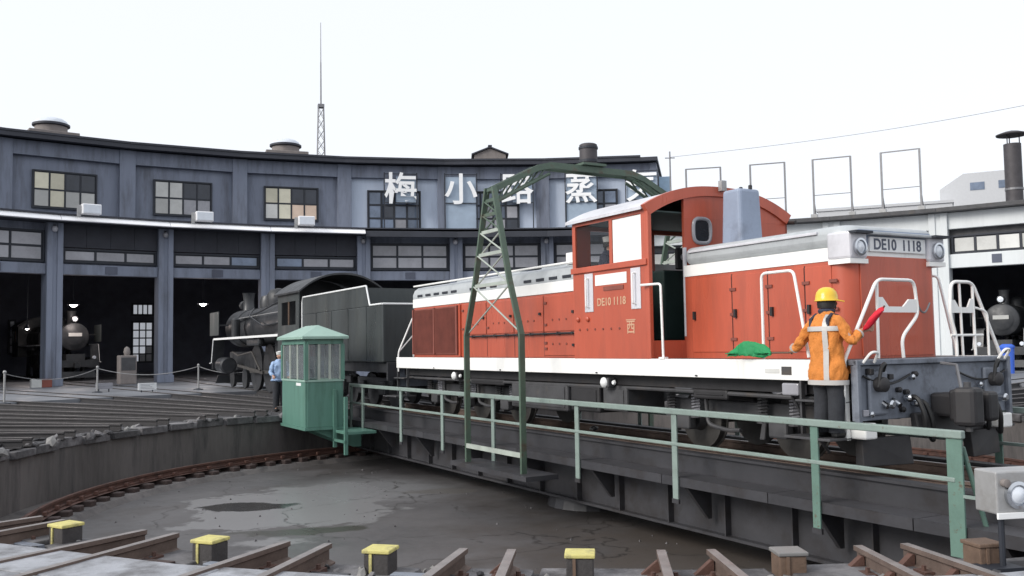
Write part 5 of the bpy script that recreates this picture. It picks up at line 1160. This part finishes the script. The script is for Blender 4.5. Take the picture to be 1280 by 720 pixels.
def person(label, loc, rz, le, lw, re, rw, top, legs, hd_l, hd_r, head_turn=(0, 1, 0), scale=1., hem=.58, cap=None):
    t = thing('person', label, 'person', loc, rz); t.scale = (scale,) * 3
    J, E = {}, []
    hx_ = Vector(head_turn).normalized()
    J['pelvis'] = ((0, 0, .86), .13, .10); J['waist'] = ((0, -.01, 1.02), .12, .095); J['chest'] = ((0, -.01, 1.22), .14, .10); J['neck0'] = ((0, .0, 1.38), .065); J['neck'] = ((0, .015, 1.43), .052)
    hc = Vector((0, .025, 1.53))
    J['jaw'] = (tuple(hc + hx_ * .022 - Vector((0, 0, .045))), .066); J['head'] = (tuple(hc + Vector((0, 0, .03))), .088); J['crown'] = (tuple(hc - hx_ * .01 + Vector((0, 0, .085))), .072)
    J['nose'] = (tuple(hc + hx_ * .112 - Vector((0, 0, .01))), .012)
    E += [('pelvis', 'waist'), ('waist', 'chest'), ('chest', 'neck0'), ('neck0', 'neck'), ('neck', 'jaw'), ('jaw', 'head'), ('head', 'crown'), ('head', 'nose')]
    sd = hx_.cross(Vector((0, 0, 1)))
    for s, n_ in ((-1, 'l'), (1, 'r')):
        J[n_ + 'ear'] = (tuple(hc + sd * s * .098), .016); E.append(('head', n_ + 'ear'))
        J[n_ + 'sh'] = ((s * .175, -.005, 1.34), .062); el, wr = (le, lw) if s < 0 else (re, rw)
        J[n_ + 'el'] = (el, .043); J[n_ + 'wrist'] = (wr, .028); E += [('chest', n_ + 'sh'), (n_ + 'sh', n_ + 'el'), (n_ + 'el', n_ + 'wrist')]
        hand(J, E, n_, wr, *(hd_l if s < 0 else hd_r))
        J[n_ + 'hip'] = ((s * .085, 0, .80), .085); J[n_ + 'knee'] = ((s * .10, .015, .47), .058); J[n_ + 'ank'] = ((s * .105, -.01, .10), .042); J[n_ + 'toe'] = ((s * .115, .13, .04), .036)
        E += [('pelvis', n_ + 'hip'), (n_ + 'hip', n_ + 'knee'), (n_ + 'knee', n_ + 'ank'), (n_ + 'ank', n_ + 'toe')]
    body = skin_body('body', J, E, 'skin', t)
    rings = [(hem, .245, .17, 0, -.005), (hem + .1, .248, .172, 0, -.005), (.82, .238, .165, 0, -.005), (.98, .213, .15, 0, -.01), (1.12, .222, .152, 0, -.01), (1.24, .232, .15, 0, -.01), (1.32, .222, .135, 0, -.005), (1.38, .165, .11, 0, 0), (1.42, .098, .085, 0, .01), (1.455, .078, .078, 0, .015)]
    jk = MB(); ellipse_loft(jk, rings)
    for s, el, wr in ((-1, le, lw), (1, re, rw)):
        S = Vector((s * .175, -.005, 1.325)); e, w_ = Vector(el), Vector(wr)
        loft_tube(jk, [(S - Vector((s * .08, 0, 0)), .07), (S, .084), (S.lerp(e, .3), .075), (S.lerp(e, .6), .071), (S.lerp(e, .85), .060), (e, .066), (e.lerp(w_, .3), .057), (e.lerp(w_, .6), .055), (e.lerp(w_, .86), .045), (e.lerp(w_, .92), .040)])
    jo = jk.build('jacket', top, t, smooth=True)
    ss = jo.modifiers.new('s', 'SUBSURF'); ss.levels = 2; ss.render_levels = 2
    tx = bpy.data.textures.get('folds') or bpy.data.textures.new('folds', 'CLOUDS'); tx.noise_scale = .085; tx.noise_depth = 3
    dm = jo.modifiers.new('folds', 'DISPLACE'); dm.texture = tx; dm.strength = .06; dm.mid_level = .55
    tr = MB()
    for s in (-1, 1): loft_tube(tr, [((s * .075, 0, .9), .115), ((s * .09, 0, .78), .118), ((s * .10, .01, .62), .108), ((s * .10, .015, .47), .098), ((s * .102, .0, .28), .092), ((s * .104, -.01, .12), .086), ((s * .105, -.01, .06), .088)])
    tr.build('trousers', legs, t, smooth=True)
    for s in (-1, 1): MB().box(s * .108 - .05, s * .108 + .05, -.07, .19, 0, .085).build('shoe', 'rubber', t, bevel=.03)
    def at(z):
        for a, b in zip(rings, rings[1:]):
            if a[0] <= z <= b[0]: f = (z - a[0]) / (b[0] - a[0]); return tuple(a[i] + (b[i] - a[i]) * f for i in range(5))
        return rings[-1]
    return t, hc, at
def band(t, at, z0, z1, m, half=None):
    mb = MB(); n = 40; A = [2 * math.pi * j / n for j in range(n)]
    zs = [z0, (z0 + z1) / 2, z1]
    for z in zs:
        _, rx, ry, cx, cy = at(z)
        for a in A: w_ = 1.022 + .018 * math.sin(5 * a + z * 9); mb.v.append((cx + (rx + .006) * w_ * math.cos(a), cy + (ry + .006) * w_ * math.sin(a), z))
    for i in range(2):
        for j in range(n): mb.f.append((i * n + j, i * n + (j + 1) % n, (i + 1) * n + (j + 1) % n, (i + 1) * n + j)); mb.m.append(0)
    return mb.build('reflective_band', m, t, smooth=True)
wk, hc, at = person('worker in orange jacket and yellow helmet riding the locomotive step', loc2w(6.97, -1.50, .455), AX,
                    (-.38, .0, 1.10), (-.60, .06, .985), (.33, .02, 1.09), (.33, .20, 1.21), 'jacket', 'trousers',
                    ((-.7, .7, -.1), (.3, .5, .5), (0, .2, 1)), ((.6, .8, .2), (-.5, .4, .4), (0, -.2, 1)), head_turn=(.75, .66, 0), scale=1.0)
MB().lathe([(.088, 0), (.098, .03), (.085, .055)], (0, .012, 1.415), n=20).build('collar', 'navy', wk, smooth=True)
for s, w_ in ((-1, (-.60, .06, .985)), (1, (.33, .20, 1.21))):
    e_ = Vector((-.38, .0, 1.10)) if s < 0 else Vector((.33, .02, 1.09)); v_ = Vector(w_); cu_ = MB(); loft_tube(cu_, [(e_.lerp(v_, .66), .062), (e_.lerp(v_, .76), .060)]); cu_.build('sleeve_band', 'reflective', wk, smooth=True)
for x in (-.14, .14): MB().box(x - .05, x + .05, .155, .175, .72, .86).build('pocket', 'jacket', wk, bevel=.01)
band(wk, at, .60, .655, 'reflective'); band(wk, at, 1.21, 1.265, 'reflective')
vb = MB(); zs = [.656 + (1.40 - .656) * i / 16 for i in range(17)]
for z in zs:
    _, rx, ry, cx, cy = at(z)
    for x in (.075, .13):
        vb.v.append((x + .03 * (1.4 - z), cy - (ry * 1.03 + .012) * math.sqrt(max(0, 1 - ((x + .03 * (1.4 - z)) / rx) ** 2)), z))
for i in range(16): vb.f.append((2 * i, 2 * i + 1, 2 * i + 3, 2 * i + 2)); vb.m.append(0)
vbo = vb.build('reflective_stripe', 'reflective', wk); sdm = vbo.modifiers.new('th', 'SOLIDIFY'); sdm.thickness = .006
for s in (-1, 1): MB().tube([(s * .12, -.12, 1.26), (s * .125, -.115, 1.345), (s * .115, -.04, 1.40), (s * .11, .06, 1.385), (s * .11, .14, 1.27)], .022, 6).build('shoulder_strap', 'navy', wk, smooth=True)
hz = MB().lathe([(.138, -.005), (.141, .0), (.128, .015), (.125, .055), (.112, .10), (.082, .138), (.042, .156), (.004, .16)], (0, hc.y - .005, hc.z + .03), n=26).build('helmet', 'helmet', wk, smooth=True)
pk_ = MB().hexa([(-.10, hc.y + .10, hc.z + .028), (.10, hc.y + .10, hc.z + .028), (.07, hc.y + .19, hc.z + .012), (-.07, hc.y + .19, hc.z + .012)], [(-.10, hc.y + .10, hc.z + .043), (.10, hc.y + .10, hc.z + .043), (.07, hc.y + .19, hc.z + .022), (-.07, hc.y + .19, hc.z + .022)]).build('peak', 'helmet', hz)
rt = Matrix.Translation((0, hc.y, 0)) @ Matrix.Rotation(R_(-48), 4, 'Z') @ Matrix.Translation((0, -hc.y, 0)); pk_.data.transform(rt)
MB().lathe([(.10, 0), (.105, .05), (.10, .1)], (0, hc.y - .012, hc.z - .055), n=20).build('hair', 'hair', wk, smooth=True)
MB().tube([(-.09, hc.y + .02, hc.z + .03), (-.085, hc.y + .05, hc.z - .05), (0, hc.y + .09, hc.z - .11), (.085, hc.y + .05, hc.z - .05), (.09, hc.y + .02, hc.z + .03)], .006, 5).build('chin_strap', 'hair', wk)
# flags held by the worker
def cloth(name, m, nu, nv, fn, parent):
    mb = MB()
    for i in range(nu + 1):
        for j in range(nv + 1): mb.v.append(tuple(fn(i / nu, j / nv)))
    for i in range(nu):
        for j in range(nv): a = i * (nv + 1) + j; mb.f.append((a, a + 1, a + nv + 2, a + nv + 1)); mb.m.append(0)
    o = mb.build(name, m, parent, smooth=True); s_ = o.modifiers.new('th', 'SOLIDIFY'); s_.thickness = .006; return o
t = thing('red_flag', 'furled bright red hand flag held out by the worker', 'flag', loc2w(7.32, -1.30, 1.67), AX)
MB().cyl((-.10, 0, -.10), (.30, .0, .26), .010, 8).build('stick', 'wood_brown', t)
fr_ = MB(); loft_tube(fr_, [((.0, 0, .0), .012), ((.05, 0, .04), .032), ((.12, .0, .105), .040), ((.20, .0, .175), .034), ((.26, 0, .225), .028), ((.29, 0, .25), .008)], 10)
for i, v in enumerate(fr_.v): fr_.v[i] = (v[0] + .006 * math.sin(i * 1.7), v[1] + .008 * math.sin(i * 2.3), v[2] + .006 * math.cos(i * 1.3))
fr_.build('cloth', 'red_cloth', t, smooth=True)
t = thing('green_flag', 'dark green hand flag drooping over the white side sill beside the worker', 'flag', loc2w(6.22, -1.44, 1.41), AX)
MB().cyl((.14, 0, .01), (-1.02, .04, .0), .011, 8).build('stick', 'wood_brown', t)
def gf(u, v):
    h = .22 * math.sin(math.pi * min(1, u * 1.05)) ** .7; x = -.18 - .80 * u
    return Vector((x, -.03 + .05 * math.sin(u * 9) * v + .04 * (1 - abs(2 * v - 1)), .0 + h * math.sin(math.pi * v) * .75 - .035 * v * v * (1 + .4 * math.sin(u * 7))))
gc = cloth('cloth', 'green_cloth', 30, 16, gf, t); dm = gc.modifiers.new('folds', 'DISPLACE'); dm.texture = bpy.data.textures['folds']; dm.strength = .07; dm.mid_level = .5
# driver in the cab
dv, hc, at = person('driver in dark navy clothes looking out of the orange cab window', loc2w(2.20, -1.14, 1.60), AX - R_(60), (-.25, .15, 1.1), (-.15, .32, 1.15), (.25, .15, 1.08), (.16, .33, 1.12), 'navy', 'trousers',
                    ((.2, 1, 0), (0, .2, -1), (1, 0, .3)), ((-.2, 1, 0), (0, .2, -1), (-1, 0, .3)), head_turn=(.3, 1, 0), scale=1.02, hem=.72)
cpo = MB().lathe([(.104, 0), (.112, .05), (.12, .08), (.06, .10), (.004, .105)], (0, hc.y - .005, hc.z + .045), n=20).build('cap', 'pane_pale', dv, smooth=True)
MB().box(-.07, .07, hc.y + .08, hc.y + .17, hc.z + .05, hc.z + .06).build('peak', 'hair', cpo)
MB().lathe([(.098, 0), (.10, .04), (.098, .07)], (0, hc.y - .015, hc.z - .03), n=18).build('hair', 'hair', dv, smooth=True)
# attendant behind the cabin
at_, hc, at = person('attendant in light blue shirt standing behind the green cabin', loc2w(-11.45, -2.72, -.15), AX - R_(100), (-.26, .05, 1.08), (-.22, .22, .95), (.26, .08, 1.08), (.2, .25, .98), 'light_blue', 'trousers',
                     ((0, 1, -.2), (0, .1, -1), (1, 0, .3)), ((0, 1, -.2), (0, .1, -1), (-1, 0, .3)), head_turn=(0, 1, 0), hem=.80)
MB().lathe([(.100, 0), (.106, .05), (.11, .075), (.05, .10), (.004, .105)], (0, hc.y - .005, hc.z + .04), n=20).build('cap', 'pane_pale', at_, smooth=True)
MB().lathe([(.098, 0), (.10, .04), (.098, .07)], (0, hc.y - .015, hc.z - .03), n=18).build('hair', 'hair', at_, smooth=True)
